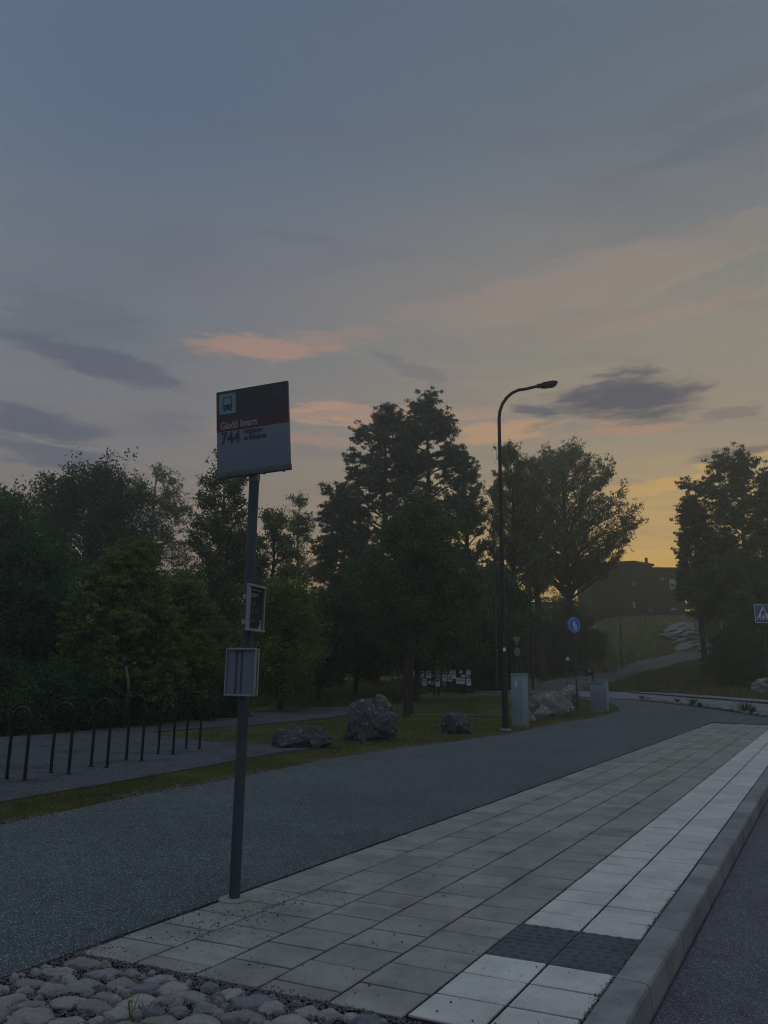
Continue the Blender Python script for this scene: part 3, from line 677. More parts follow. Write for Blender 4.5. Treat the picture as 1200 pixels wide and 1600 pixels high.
boulder(538, 628, 1090, 1157, M_RDARK, 'largest dark boulder with a pointed top on the grass by the asphalt path', 36, .85, .45, 22, .0, rough=.14, lobes=((.35, -.35, -.15, .68, .6, .75, 12), (-.5, -.2, -.35, .62, .7, .6, 19), (.32, .1, .5, .5, .6, .55, 33)), group='dark boulders on the lawn')
boulder(424, 518, 1137, 1169, M_RDARK, 'low flat dark rock between the gravel yard and the largest boulder', 41, .5, .5, 20, .1, rough=.2, lobes=((-.45, -.2, -.05, .6, .9, .8, 44), (.5, -.1, .0, .5, .9, .9, 46)), group='dark boulders on the lawn')
boulder(686, 737, 1115, 1146, M_RDARK, 'small squarish dark rock nearest the tall street lamp', 57, .8, .5, 18, .3, rough=.15, lobes=((-.35, -.2, .0, .65, .8, .9, 58), (.4, -.1, -.15, .6, .9, .7, 59)), group='dark boulders on the lawn')
boulder(826, 900, 1083, 1119, M_RGREY, 'long grey boulder beside the tall utility cabinet', 64, .7, .4, 16, -.2, rough=.18, lobes=((-.55, .0, -.1, .6, .8, .7, 71), (.45, -.3, -.1, .6, .7, .8, 73)), group='boulders by the cabinets')
boulder(868, 908, 1072, 1103, M_RPALE, 'pale boulder leaning behind the right end of the long grey boulder', 75, .8, .5, 8, .2, group='boulders by the cabinets')
boulder(831, 862, 1104, 1123, M_RPALE, 'small pale stone in front of the long grey boulder', 83, .8, .5, 7, 0, sub=4, group='boulders by the cabinets')
boulder(797, 836, 1109, 1128, M_RPALE, 'pale stone mostly hidden behind the tall utility cabinet', 92, .7, .5, 7, 0, sub=4, group='boulders by the cabinets')
boulder(836, 844, 1093, 1106, M_RPALE, 'tiny upright pale stone propped against the long grey boulder', 99, .8, .5, 7, 0, sub=3, d=27.2, group='boulders by the cabinets')
boulder(1172, 1222, 1060, 1087, M_RPALE, 'pale slanting rock at the right edge of the grassy bank', 104, .8, .4, 9, .4)
# ice-smoothed outcrop on the hillside
mb = MB(); rr = random.Random(5)
oc = empty('rock_outcrop', G(1080, 1012)); tag(oc, 'bare pale rock outcrop on the slope above the climbing path', 'rock outcrop')
for i in range(60):
    px = rr.uniform(1046, 1122); py = rr.uniform(977, 1016)
    if py > 1003 and px < 1062: continue
    p = G(px, py); V, F = rock_mesh(rr.uniform(.8, 2.0), rr.uniform(.8, 1.6), rr.uniform(.35, .6), i + 200, 3, .5, .35, 6)
    a = rr.uniform(-.5, .1); c, s_ = math.cos(a), math.sin(a)
    mb.add([Vector((v.x * c + v.z * s_, v.y, -v.x * s_ + v.z * c)) + p - oc.location for v in V], F)
o = mb.build('slab', M_RPALE, oc, True); o.data.set_sharp_from_angle(angle=R(30))

# ------------------------------------------------------------------ bus stop sign
def yawM(c, yaw, roll=0.0):
    return Matrix.Translation(c) @ Matrix.Rotation(R(yaw), 4, 'Z') @ Matrix.Rotation(R(-roll), 4, 'Y')
def lettering(txt, size, M, m, parent, name='lettering', bold=0.0, sx=1.0, align='LEFT'):
    cu = bpy.data.curves.new(name, 'FONT'); cu.body = txt; cu.size = size; cu.extrude = .0006; cu.offset = bold; cu.align_x = align
    t = bpy.data.objects.new(name, cu); COL.objects.link(t); bpy.context.view_layer.update()
    me = bpy.data.meshes.new_from_object(t.evaluated_get(bpy.context.evaluated_depsgraph_get())); bpy.data.objects.remove(t); bpy.data.curves.remove(cu)
    X_ = M @ Matrix.Rotation(R(90), 4, 'X') @ Matrix.Diagonal((sx, 1, 1, 1)); me.transform(X_)
    return link(name, me, m, parent)
base = flat(366, 1405); bs = empty('bus_stop_sign', base)
tag(bs, 'grey bus stop pole with a square dark and white route panel, standing on the tiles', 'bus stop sign')
TL = Matrix.Translation(-base)
mb = MB(); mb.tube([(0, 0, 0), (0, 0, 3.02)], .039, 28); o = mb.build('pole', M_GALV, bs, 'auto')
mb = MB(); mb.tube([(0, 0, 3.02), (0, 0, 3.035), (0, 0, 3.085), (0, 0, 3.09)], [.040, .045, .045, .041], 24); mb.build('collar', M_PALEMET, bs, 'auto')
mb = MB(); mb.tube([(0, 0, -.02), (0, 0, .006), (0, 0, .012)], [.115, .11, .05], 24); mb.build('base_plate', M_TGREY, bs, 'auto')
PM = TL @ yawM((-1.034, 5.76, 3.419), -16, 4); W_, H_ = .617, .717
pn = MB(); pn.box(PM, (W_, .022, H_), bev=.003); panel = pn.build('route_panel', M_PANELW, bs, 'auto')
def on_panel(name, x0, x1, z0, z1, m, y=-.0125, t=.003, par=panel, M=PM):
    """x, z as fractions of the panel from its top left corner"""
    b_ = MB(); b_.box(M @ Matrix.Translation(((x0 + x1 - 1) / 2 * W_, y, (1 - z0 - z1) / 2 * H_)), ((x1 - x0) * W_, t, (z1 - z0) * H_)); return b_.build(name, m, par)
on_panel('dark_band', .0, 1, .0, .36, M_PANELD)
on_panel('red_band', .0, 1, .36, .47, M_PANELR)
# bus symbol
on_panel('symbol_plate', .045, .275, .035, .275, M_PICTO, -.0150)
def pp_(fx, fz): return ((fx - .5) * W_, (.5 - fz) * H_)
b_ = MB(); cx, cz = .16, .155
def rr_out(x0, x1, z0, z1, r_, k=4):
    o_ = []
    for (cx_, cz_, a0) in ((x1 - r_, z1 - r_, 0), (x0 + r_, z1 - r_, 90), (x0 + r_, z0 + r_, 180), (x1 - r_, z0 + r_, 270)):
        for i in range(k + 1): a = R(a0 + 90 * i / k); o_.append((cx_ + r_ * math.cos(a), cz_ + r_ * math.sin(a)))
    return o_
def pl(b_, out, y, t=.002, M=PM): b_.prism(out[::-1], t, M @ Matrix.Translation((0, y, 0)))
x0, z1 = pp_(.095, .07); x1, z0 = pp_(.225, .225)
pl(b_, rr_out(x0, x1, z0, z1, .012), -.0175); 
for fx in (.107, .195):
    a, c = pp_(fx, .22); b, d = pp_(fx + .02, .243); pl(b_, [(a, d), (b, d), (b, c), (a, c)], -.0173)
b_.build('bus_symbol', M_INKD, panel)
b_ = MB(); x0, z1 = pp_(.107, .09); x1, z0 = pp_(.213, .168); pl(b_, rr_out(x0, x1, z0, z1, .006), -.0192, .0016)
x0, z1 = pp_(.125, .076); x1, z0 = pp_(.195, .083); pl(b_, rr_out(x0, x1, z0, z1, .002), -.0192, .0016)
for fx in (.104, .196):
    x0, z1 = pp_(fx, .193); x1, z0 = pp_(fx + .02, .205); pl(b_, rr_out(x0, x1, z0, z1, .003), -.0192, .0016)
b_.build('bus_window', M_PICTO, panel)
# round emblem top right
b_ = MB(); ex, ez = pp_(.855, .12)
def ring(b_, cx, cz, r0, r1, y, M=PM, a0=0, a1=360, n=36, t=.0012):
    for i in range(n):
        a, c = R(a0 + (a1 - a0) * i / n), R(a0 + (a1 - a0) * (i + 1) / n)
        pl(b_, [(cx + r0 * math.cos(a), cz + r0 * math.sin(a)), (cx + r1 * math.cos(a), cz + r1 * math.sin(a)), (cx + r1 * math.cos(c), cz + r1 * math.sin(c)), (cx + r0 * math.cos(c), cz + r0 * math.sin(c))][::-1], y, t, M)
ring(b_, ex, ez, .041, .0425, -.0148); ring(b_, ex, ez, .031, .0325, -.0148, a0=150, a1=390); b_.build('emblem', M_INKG, panel)
def ptxt(txt, fx, fz, size, m, bold=0, sx=1): return lettering(txt, size, PM @ Matrix.Translation((*[pp_(fx, fz)[0]], -.0150, pp_(fx, fz)[1])), m, panel, bold=bold, sx=sx)
lettering('SL', .034, PM @ Matrix.Translation((ex, -.0150, ez - .011)), M_INKG, panel, sx=.9, align='CENTER', bold=.0006)
ptxt('Gladö kvarn', .055, .447, .086, M_INKW, .0020, .74)
ptxt('744', .055, .617, .135, M_INKD, .0022, .84)
ptxt('Högdalen', .375, .533, .058, M_INKD, .0005, .74)
ptxt('via Balingsnäs', .375, .602, .050, M_INKD, .0007, .72)
b_ = MB(); b_.box(PM @ Matrix.Translation((.385 * W_, -.015, (.5 - .232) * H_)), (.045, .001, .004)); b_.build('small_print', M_INKG, panel)
rl = MB(); rl.box(PM @ Matrix.Translation((0, -.003, -.5 * H_ + .018)), (W_ + .008, .034, .046), bev=.003)
rail = rl.build('bottom_rail', M_RAIL, bs, 'auto')
for fx in (-.38, -.12, .14, .40): b_ = MB(); b_.box(PM @ Matrix.Translation((fx * W_, -.006, -.5 * H_ - .0065)), (.02, .03, .012), bev=.002); b_.build('rail_clip', M_RAIL, rail)
b_ = MB(); b_.tube([PM @ Vector((-.008, -.022, -.5 * H_ + .024)), PM @ Vector((-.008, -.0255, -.5 * H_ + .024))], .006, 10); b_.build('bolt', M_PALEMET, rail)
mb = MB(); mb.tube([(0, 0, 3.09), (0, 0, 3.62)], .022, 16); mb.box(TL @ yawM((-1.025, 5.80, 3.3), -16), (.12, .035, .05)); mb.box(TL @ yawM((-1.025, 5.80, 3.55), -16), (.12, .035, .05)); mb.build('panel_bracket', M_RAIL, bs, 'auto')
# notice frame
NM = TL @ yawM((-.951, 5.75, 2.027), 72); w, h_ = .257, .339
fr = MB()
for sx in (-1, 1): fr.box(NM @ Matrix.Translation((sx * (w / 2 - .009), -.004, 0)), (.016, .026, h_ - .02))
for sz in (-1, 1): fr.box(NM @ Matrix.Translation((0, -.006, sz * (h_ / 2 - .007))), (w + .008, .034, .019), bev=.003)
nf = fr.build('notice_frame', M_PALEMET, bs, 'auto')
b_ = MB(); b_.box(NM @ Matrix.Translation((0, .002, 0)), (w - .03, .008, h_ - .03)); b_.build('poster', M_POSTER, nf)
b_ = MB(); rr = random.Random(2)
def line(z, x0, x1, th=.004): b_.box(NM @ Matrix.Translation(((x0 + x1) / 2, -.0032, z)), (x1 - x0, .002, th))
for i, L in enumerate((.125, .14, .09)): line(.105 - i * .011, -.10, -.10 + L, .005)
b_.build('headline', M_INKW, nf)
b_ = MB(); b_.box(NM @ Matrix.Translation((-.005, -.0032, .135)), (.2, .002, .013)); 
for i in range(4): line(-.012 - i * .009, -.10, .01 + rr.uniform(-.02, .03), .003)
for i in range(3): line(-.085 - i * .008, -.10, -.02 + rr.uniform(-.02, .03), .003)
for i in range(2): line(.035 - i * .008, -.10, -.0 + rr.uniform(-.02, .02), .003)
b_.build('small_text', M_INKG, nf)
b_ = MB(); pl(b_, [(.055, -.152), (.10, -.152), (.104, -.12), (.092, -.085), (.08, -.075), (.07, -.09), (.082, -.105), (.07, -.125), (.05, -.14)], -.0034, .002, NM); b_.build('poster_figure', M_PALEMET, nf)
for z in (2.12, 1.93):
    b_ = MB(); b_.tube([Vector((-1.02, 5.84, z - .018)) - base, Vector((-1.02, 5.84, z + .018)) - base], .043, 24); b_.box(TL @ yawM((-.975, 5.80, z), 72), (.09, .035, .036)); b_.build('clamp', M_PALEMET, nf, 'auto')
# timetable cases, back to back
for k, off in enumerate((0, .165)):
    nrm = Vector((math.sin(R(10)), math.cos(R(10)), 0)); TMx = TL @ yawM(Vector((-1.037, 5.752, 1.562)) + Vector((-.045 * off, off, 0)), -10); w, h_ = .230, .344
    c_ = MB(); c_.box(TMx @ Matrix.Translation((0, .006, 0)), (w - .016, .012, h_ - .016)); case = c_.build('timetable_case', M_CASE, bs)
    e = MB()
    for sx in (-1, 1): e.box(TMx @ Matrix.Translation((sx * (w / 2 - .004), -.002, 0)), (.008, .03, h_ - .022))
    e.box(TMx @ Matrix.Translation((0, -.003, h_ / 2 - .006)), (w, .034, .014), bev=.002); e.box(TMx @ Matrix.Translation((0, -.002, -h_ / 2 + .006)), (w, .032, .012), bev=.002)
    e.build('case_rim', M_PALEMET, case, 'auto')
    if k == 0:
        r_ = MB()
        for sx in (-.035, .005): r_.box(TMx @ Matrix.Translation((sx, -.003, -.004)), (.009, .006, h_ - .04)); r_.box(TMx @ Matrix.Translation((sx, -.006, h_ / 2 - .024)), (.022, .012, .014), bev=.003)
        for x_, z_ in ((-.015, .03), (-.015, -.09)): r_.tube([TMx @ Vector((x_, .001, z_)), TMx @ Vector((x_, -.003, z_))], .0045, 8)
        r_.build('mounting_rail', M_INKD, case, 'auto')

# ------------------------------------------------------------------ bicycle hoops
RK = [((10, 1219), (38, 1221)), ((79, 1209), (107, 1210.5)), ((142, 1199), (167, 1200.5)), ((197, 1189), (221, 1190)), ((247, 1179), (270, 1180)), ((290.5, 1170.5), (311.5, 1171.5))]
LB = ['nearest at the left edge of the photo', 'second from the left edge', 'third from the left edge', 'fourth from the left edge', 'fifth from the left edge, one before the last', 'last and farthest, closest to the bus stop pole']
for i, (a, b) in enumerate(RK):
    A, B = flat(*a), flat(*b); c = (A + B) / 2; d = (B - A); hw = d.length / 2; rz = math.atan2(d.y, d.x)
    root = empty('bicycle_hoop', (c.x, c.y, .012), rz); tag(root, 'dark steel bicycle hoop, ' + LB[i] + ' in the row', 'bicycle rack', 'bicycle hoops in a row on the gravel yard')
    Ht = at((a[0] + b[0]) / 2 + 11, (1107, 1100, 1093.5, 1088.5, 1085, 1082.5)[i], c.y).z
    pts = [(-hw, 0, -.02), (-hw, 0, (Ht - hw) * .5), (-hw, 0, Ht - hw)] + [(-hw * math.cos(R(t)), 0, Ht - hw + hw * math.sin(R(t))) for t in range(15, 180, 15)] + [(hw, 0, Ht - hw), (hw, 0, (Ht - hw) * .5), (hw, 0, -.02)]
    mb = MB(); mb.tube(pts, .024, 14); mb.build('hoop', M_RUST, root, 'auto')
    for sx in (-hw, hw): mb = MB(); mb.tube([(sx, 0, .0), (sx, 0, .008)], .05, 14); mb.build('foot_plate', M_RUST, root)

# ------------------------------------------------------------------ stone strip and far kerb at the crossing street
mb = MB(); rr = random.Random(17); A_, B_ = [Vector(gp(*q)) for q in ((1000, 1094.5), (1040, 1098), (1100, 1105), (1150, 1112), (1215, 1123))], .0
for i in range(4):
    a, b = A_[i], A_[i + 1]; L = (b - a).length; d = (b - a).normalized(); nrm = Vector((-d.y, d.x))
    for _ in range(int(L * 26)):
        p = a + d * rr.uniform(0, L) + nrm * rr.uniform(-.15, .75); V, F = rock_mesh(rr.uniform(.07, .16), rr.uniform(.07, .12), rr.uniform(.05, .10), rr.randint(0, 9999), 1, .4, .3)
        mb.add([(p.x + v.x, p.y + v.y, h1(p.x, p.y) + .05 + v.z) for v in V], F)
tag(mb.build('stone_strip', M_RPALE), kind='structure')
rr = random.Random(4)
for i, (px, py, hh) in enumerate(((1003, 1094, .28), (1012, 1095.5, .22), (1058, 1099.5, .26), (1083, 1103, .42), (1094, 1105, .25), (1164, 1114, .5), (1176, 1115.5, .4))):
    p = G(px, py); root = empty('roadside_weed', p); tag(root, 'dark weed tuft on the pale stone strip, %s from the left' % ('first', 'second', 'third', 'fourth', 'fifth', 'sixth', 'seventh')[i], 'plant', 'weeds on the stone strip')
    mb = MB()
    for _ in range(70):
        a = rr.uniform(0, 6.28); L = hh * rr.uniform(.5, 1.1); t = Vector((math.cos(a) * L * rr.uniform(.2, 1.1), math.sin(a) * L * rr.uniform(.2, 1.1), L)); w = Vector((-math.sin(a), math.cos(a), 0)) * .014
        mb.add([w * .3, t * .5 + w, t, t * .5 - w], [(0, 1, 2, 3)])
    mb.build('leaves', L_DARK, root)
KL = [Vector(gp(*q)) for q in ((985, 1084.6), (1040, 1088.6), (1120, 1094.8), (1200, 1101.6), (1360, 1113))]
far_edge = [Vector(gp(*q)) for q in ((985, 1083.4), (1080, 1087.5), (1200, 1097), (1360, 1105))]
mb = MB()
for i in range(len(KL) - 1):
    a, b = KL[i], KL[i + 1]; n_ = max(2, int((b - a).length)); 
    for j in range(n_):
        p, q_ = a.lerp(b, j / n_), a.lerp(b, (j + 1) / n_); d = (q_ - p).normalized(); nr = Vector((-d.y, d.x)) * .14; z = h1(p.x, p.y); z2 = h1(q_.x, q_.y)
        mb.add([(p.x, p.y, z - .1), (q_.x, q_.y, z2 - .1), (q_.x, q_.y, z2 + .12), (p.x, p.y, z + .12), (p.x + nr.x, p.y + nr.y, z + .12), (q_.x + nr.x, q_.y + nr.y, z2 + .12)], [(0, 1, 2, 3), (3, 2, 5, 4)])
tag(mb.build('far_kerb', M_ROOF), kind='structure')  # near-black kerb: the shade on its face is put into the colour
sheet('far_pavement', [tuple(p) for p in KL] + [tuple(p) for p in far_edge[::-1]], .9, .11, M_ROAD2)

# ------------------------------------------------------------------ street lamps
lb = flat(790, 1141); top = at(787, 602, lb.y)
def make_lamp():
    root = empty('street_lamp', (lb.x, lb.y, 0)); H = top.z
    mb = MB(); zb = at(786, 655, lb.y).z; Rb = H - zb; Lh = 1.05
    pts = [(0, 0, -.05), (0, 0, 1.9), (0, 0, 1.95)] + [(0, 0, 1.95 + (zb - 1.95) * t) for t in (.33, .66, 1.0)]
    rad = [.095, .088, .082, .072, .062, .054]
    for t in range(15, 91, 15):
        a = R(t); pts.append((Lh * .85 * (1 - math.cos(a)), 0, zb + Rb * .9 * math.sin(a))); rad.append(.052)
    pts.append((Lh * 1.2, 0, zb + Rb * .985)); rad.append(.048)
    mb.tube(pts, rad, 16); mb.build('pole', M_BLACK, root, 'auto')
    hd = Matrix.Translation((Lh * 1.2, 0, zb + Rb * .985)) @ Matrix.Rotation(R(-9), 4, 'Y')
    mb = MB(); mb.box(hd @ Matrix.Translation((.08, 0, .0)), (.17, .12, .13), bev=.02)
    out = [(.13, -.055), (.24, -.085), (.50, -.075), (.63, -.05), (.66, -.01), (.62, .055), (.52, .085), (.20, .07), (.13, .045)]
    nb_ = []; 
    for wy, f in ((-.15, .8), (-.11, 1), (.11, 1), (.15, .8)): nb_.append([hd @ Vector((.4 + (x - .4) * (.9 + .1 * f), wy, z * f)) for x, z in out])
    k = len(out); vs = [v for r_ in nb_ for v in r_]; fs = [tuple(range(k)), tuple(3 * k + i for i in range(k))[::-1]]
    for j in range(3):
        for i in range(k): fs.append((j * k + i, (j + 1) * k + i, (j + 1) * k + (i + 1) % k, j * k + (i + 1) % k))
    mb.add(vs, fs); hdm = mb.build('lamp_head', M_BLACK, root, 'auto')
    mb = MB(); mb.box(hd @ Matrix.Translation((.4, 0, -.088)), (.3, .2, .012), bev=.004); mb.build('lens', M_LENS, hdm)
    mb = MB(); mb.tube([(0, 0, 0), (0, 0, .03), (0, 0, .05)], [.17, .165, .1], 20); mb.build('base_plate', M_PALEMET, root, 'auto')
    mb = MB(); mb.box((0, -.086, 2.35), (.09, .012, .11)); mb.build('sticker', M_WHITEP, root)
    return root
def copy_tree(o, parent=None):
    c = o.copy(); COL.objects.link(c)
    if parent is not None: c.parent = parent
    for ch in o.children: copy_tree(ch, c)
    return c
bpy.context.view_layer.update()
lamp = make_lamp(); tag(lamp, 'tall black curved street lamp standing on the grass in front, nearest of the lamps', 'street lamp', 'black street lamps along the path')
def put_lamp(px, py, d, label, sc=1.0, rz=0.0):
    l = copy_tree(lamp); p = at(px, py, d); l.location = (p.x, p.y, h1(p.x, p.y)); l.scale = (sc,) * 3; l.rotation_euler = (0, 0, rz); l['label'] = label; return l
put_lamp(776, 1080, 45, 'black street lamp just behind and left of the nearest tall lamp', rz=R(75))
put_lamp(833, 1077, 57, 'black street lamp with its foot at the near end of the climbing path', rz=R(80))
put_lamp(973, 1050, 85, 'shorter far street lamp beside the climbing path below the brown house', .74, rz=R(165))

# ------------------------------------------------------------------ utility cabinets
def cabinet(p, w, dp, h_, yaw, label, m, cap=True, plate=True):
    root = empty('utility_cabinet', p, R(yaw)); tag(root, label, 'utility cabinet')
    mb = MB(); mb.box((0, 0, h_ / 2 - .03), (w, dp, h_ + .06), bev=.012); mb.build('body', m, root, 'auto')
    mb = MB(); mb.box((0, 0, h_ + .015), (w + .05, dp + .05, .045), bev=.01); mb.build('cap', m, root, 'auto')
    mb = MB(); mb.box((0, -dp / 2 - .006, h_ * .53), (w - .07, .012, h_ * .84), bev=.004); dr = mb.build('door', m, root, 'auto')
    mb = MB(); mb.box((-w * .27, -dp / 2 - .018, h_ * .3), (.05, .014, .035), bev=.004); mb.build('handle', M_BLACK, dr, 'auto')
    if plate: mb = MB(); mb.box((-w * .02, -dp / 2 - .016, h_ * .82), (.06, .008, .2)); mb.build('label_plate', M_SIGNW, dr)
    return root
p = flat(815, 1134); cabinet((p.x, p.y + .2, 0), .40, .46, 1.62, -35, 'tall narrow grey utility cabinet standing right beside the nearest street lamp', M_CAB)
p = G(936, 1113); cabinet((p.x, p.y + .2, h1(p.x, p.y)), .50, .36, 1.16, -20, 'short dark grey utility cabinet in front of its paler neighbour at the path bend', M_CABD, plate=False)
p = G(948, 1111); cabinet((p.x, p.y + .35, h1(p.x, p.y)), .34, .40, 1.24, -30, 'short paler utility cabinet partly hidden behind the dark one at the path bend', M_CAB)

# ------------------------------------------------------------------ road signs
def sign_root(name, px, d, label, cat='road sign'):
    p = at(px, 1055, d); r_ = empty(name, (p.x, p.y, h1(p.x, p.y))); tag(r_, label, cat); return r_
def disc_out(r_, n=36): return [(r_ * math.cos(2 * math.pi * i / n), r_ * math.sin(2 * math.pi * i / n)) for i in range(n)]
s_ = sign_root('pedestrian_sign', 900.5, 33, 'round blue footpath sign with white adult and child on a grey pole'); o_ = s_.location
zc = at(899.5, 976.5, 33).z - o_.z; yaw = Matrix.Rotation(R(28), 4, 'Z')
mb = MB(); mb.tube([(0, .05, -.1), (0, .05, zc + .3)], .032, 14); mb.build('pole', M_GALV, s_, 'auto')
C0 = Matrix.Translation((0, 0, zc)) @ yaw
mb = MB(); mb.prism(disc_out(.318)[::-1], .012, C0); disc = mb.build('sign_plate', M_SIGNW, s_)
mb = MB(); mb.prism(disc_out(.292)[::-1], .006, C0 @ Matrix.Translation((0, -.0075, 0))); mb.build('blue_face', M_BLUE, disc)
man = [(-.045, -.235), (-.055, -.02), (-.085, -.05), (-.092, .0), (-.062, .12), (-.03, .135), (-.028, .15), (-.05, .175), (-.045, .205), (-.02, .222), (.005, .205), (.01, .175), (-.008, .15), (-.005, .135), (.03, .12), (.055, .0), (.045, -.04), (.02, -.02), (.015, -.235), (-.008, -.235), (-.012, -.06), (-.018, -.06), (-.02, -.235)]
kid = [(.055, -.235), (.045, -.12), (.035, -.10), (.05, -.03), (.068, -.018), (.06, .0), (.068, .028), (.09, .033), (.104, .015), (.095, -.018), (.11, -.03), (.122, -.10), (.108, -.12), (.10, -.235), (.085, -.235), (.08, -.15), (.075, -.235)]
mb = MB()
for o2 in (man, kid): mb.prism(o2[::-1] if False else o2, .003, C0 @ Matrix.Translation((0, -.0125, 0)))
mb.build('figures', M_SIGNW, disc)
mb = MB(); mb.prism(disc_out(.318)[::-1], .010, Matrix.Translation((-.05, .12, zc + .01)) @ Matrix.Rotation(R(14), 4, 'Z')); mb.build('rear_plate', M_SIGNB, s_)
s_ = sign_root('crossing_sign', 1201, 31, 'square blue pedestrian crossing sign with white triangle at the right edge of the photo'); o_ = s_.location
zc = at(1200, 959, 31).z - o_.z; C0 = Matrix.Translation((0, 0, zc)) @ Matrix.Rotation(R(8), 4, 'Z')
mb = MB(); mb.tube([(0, .05, -.1), (0, .05, zc + .3)], .032, 14); mb.build('pole', M_GALV, s_, 'auto')
a_ = .37; mb = MB(); mb.prism(rr_out(-a_, a_, -a_, a_, .05)[::-1], .012, C0); disc = mb.build('sign_plate', M_SIGNW, s_)
mb = MB(); b2 = a_ - .028; mb.prism(rr_out(-b2, b2, -b2, b2, .035)[::-1], .006, C0 @ Matrix.Translation((0, -.0075, 0))); mb.build('blue_face', M_BLUEG, disc)
mb = MB(); mb.prism([(-.31, -.235), (.31, -.235), (0, .31)][::1], .003, C0 @ Matrix.Translation((0, -.0125, 0))); mb.build('triangle', M_SIGNW, disc)
mb = MB(); C1 = C0 @ Matrix.Translation((0, -.0155, 0))
for x in (-.21, -.075, .075, .21): mb.prism([(x - .05, -.222), (x + .05, -.222), (x + .04, -.175), (x - .03, -.175)], .003, C1)
mb.prism([(-.13, -.16), (-.085, -.16), (.0, -.02), (.07, -.16), (.11, -.16), (.03, .03), (.06, .05), (.1, .0), (.12, .015), (.06, .1), (.0, .12), (-.06, .08), (-.1, .0), (-.075, -.015), (-.04, .04)], .003, C1)
mb.prism([(.02 + .032 * math.cos(t * .63), .155 + .032 * math.sin(t * .63)) for t in range(10)][::-1], .003, C1); mb.build('walking_figure', M_INKD, disc)
s_ = sign_root('give_way_sign', 809, 46, 'back of a triangular sign above a round one, on a pole behind the tall cabinet'); o_ = s_.location
z1_ = at(808, 995, 46).z - o_.z
mb = MB(); mb.tube([(0, .03, -.1), (0, .03, z1_ + .02)], .03, 12); mb.build('pole', M_GALV, s_, 'auto')
C0 = Matrix.Translation((-.02, 0, z1_)) @ Matrix.Rotation(R(35), 4, 'Z'); mb = MB(); mb.prism([(-.3, 0), (0, -.52), (.3, 0)], .012, C0); mb.build('triangular_plate', M_SIGNB, s_)
mb = MB(); C0 = Matrix.Translation((0, 0, z1_ - .86)) @ Matrix.Rotation(R(35), 4, 'Z'); mb.prism(disc_out(.25)[::-1], .012, C0); mb.build('round_plate', M_SIGNB, s_)
# far bus stop, shelter and hoop across the street
s_ = sign_root('bus_stop_flag', 884.5, 60, 'small white bus stop flag on a thin pole across the street', 'bus stop sign'); o_ = s_.location
zt = at(885, 1027, 60).z - o_.z; mb = MB(); mb.tube([(0, 0, -.1), (0, 0, zt)], .03, 10); mb.build('pole', M_GALV, s_, 'auto'); mb = MB(); mb.box((.16, 0, zt - .12), (.27, .03, .24), bev=.005); mb.build('flag_panel', M_SIGNW, s_)
s_ = sign_root('hoop_sign', 921.2, 60, 'black hoop frame holding a small round sign on a concrete plinth across the street'); o_ = s_.location
zt = at(921, 1041.5, 60).z - o_.z; hw = .25; mb = MB()
mb.tube([(-hw, 0, 0), (-hw, 0, zt - hw)] + [(-hw * math.cos(R(t)), 0, zt - hw + hw * math.sin(R(t))) for t in range(20, 180, 20)] + [(hw, 0, zt - hw), (hw, 0, 0)], .045, 10); mb.build('hoop', M_BLACK, s_, 'auto')
mb = MB(); mb.box((0, 0, zt - .42), (.42, .03, .5), bev=.01); pn_ = mb.build('sign_panel', M_RUST, s_, 'auto')
mb = MB(); mb.prism(disc_out(.15, 20)[::-1], .02, Matrix.Translation((0, -.026, zt - .32))); mb.build('round_face', M_SIGNB, pn_)
for z in (.25, .55, .85): mb = MB(); mb.tube([(-hw, 0, z), (-hw, 0, z + .1)], .049, 10); mb.build('reflective_band', M_SIGNW, s_)
mb = MB(); mb.box((-.1, -.1, .03), (1.3, .5, .14), bev=.02); mb.build('plinth', M_PALEMET, s_, 'auto')
s_ = sign_root('bus_shelter', 905, 80, 'low bus shelter with a thin grey flat roof behind the round blue sign', 'bus shelter'); o_ = s_.location
zt = at(905, 1042, 80).z - o_.z; mb = MB(); mb.box((0, .5, zt), (1.5, 1.3, .1), bev=.02); mb.build('roof', M_SIGNB, s_, 'auto')
for x in (-.68, .68):
    for y in (-.05, 1.05): mb = MB(); mb.box((x, y, zt / 2 - .05), (.06, .06, zt - .002), bev=.005); mb.build('post', M_BLACK, s_)
mb = MB(); mb.box((0, 1.05, zt * .5), (1.28, .012, zt * .7)); mb.build('glass_back', M_GLASSD, s_)
s_ = sign_root('park_bench', 955, 82, 'faint grey bench beside the climbing path left of the far street lamp', 'bench'); o_ = s_.location
mb = MB()
mb.box((0, 0, .45), (1.2, .42, .05), bev=.01); mb.build('seat', M_SIGNB, s_); mb = MB(); mb.box((0, .2, .8), (1.2, .04, .32), bev=.01); mb.build('backrest', M_SIGNB, s_)
for x in (-.5, .5): mb = MB(); mb.box((x, .02, .2), (.06, .38, .44)); mb.build('leg', M_BLACK, s_)

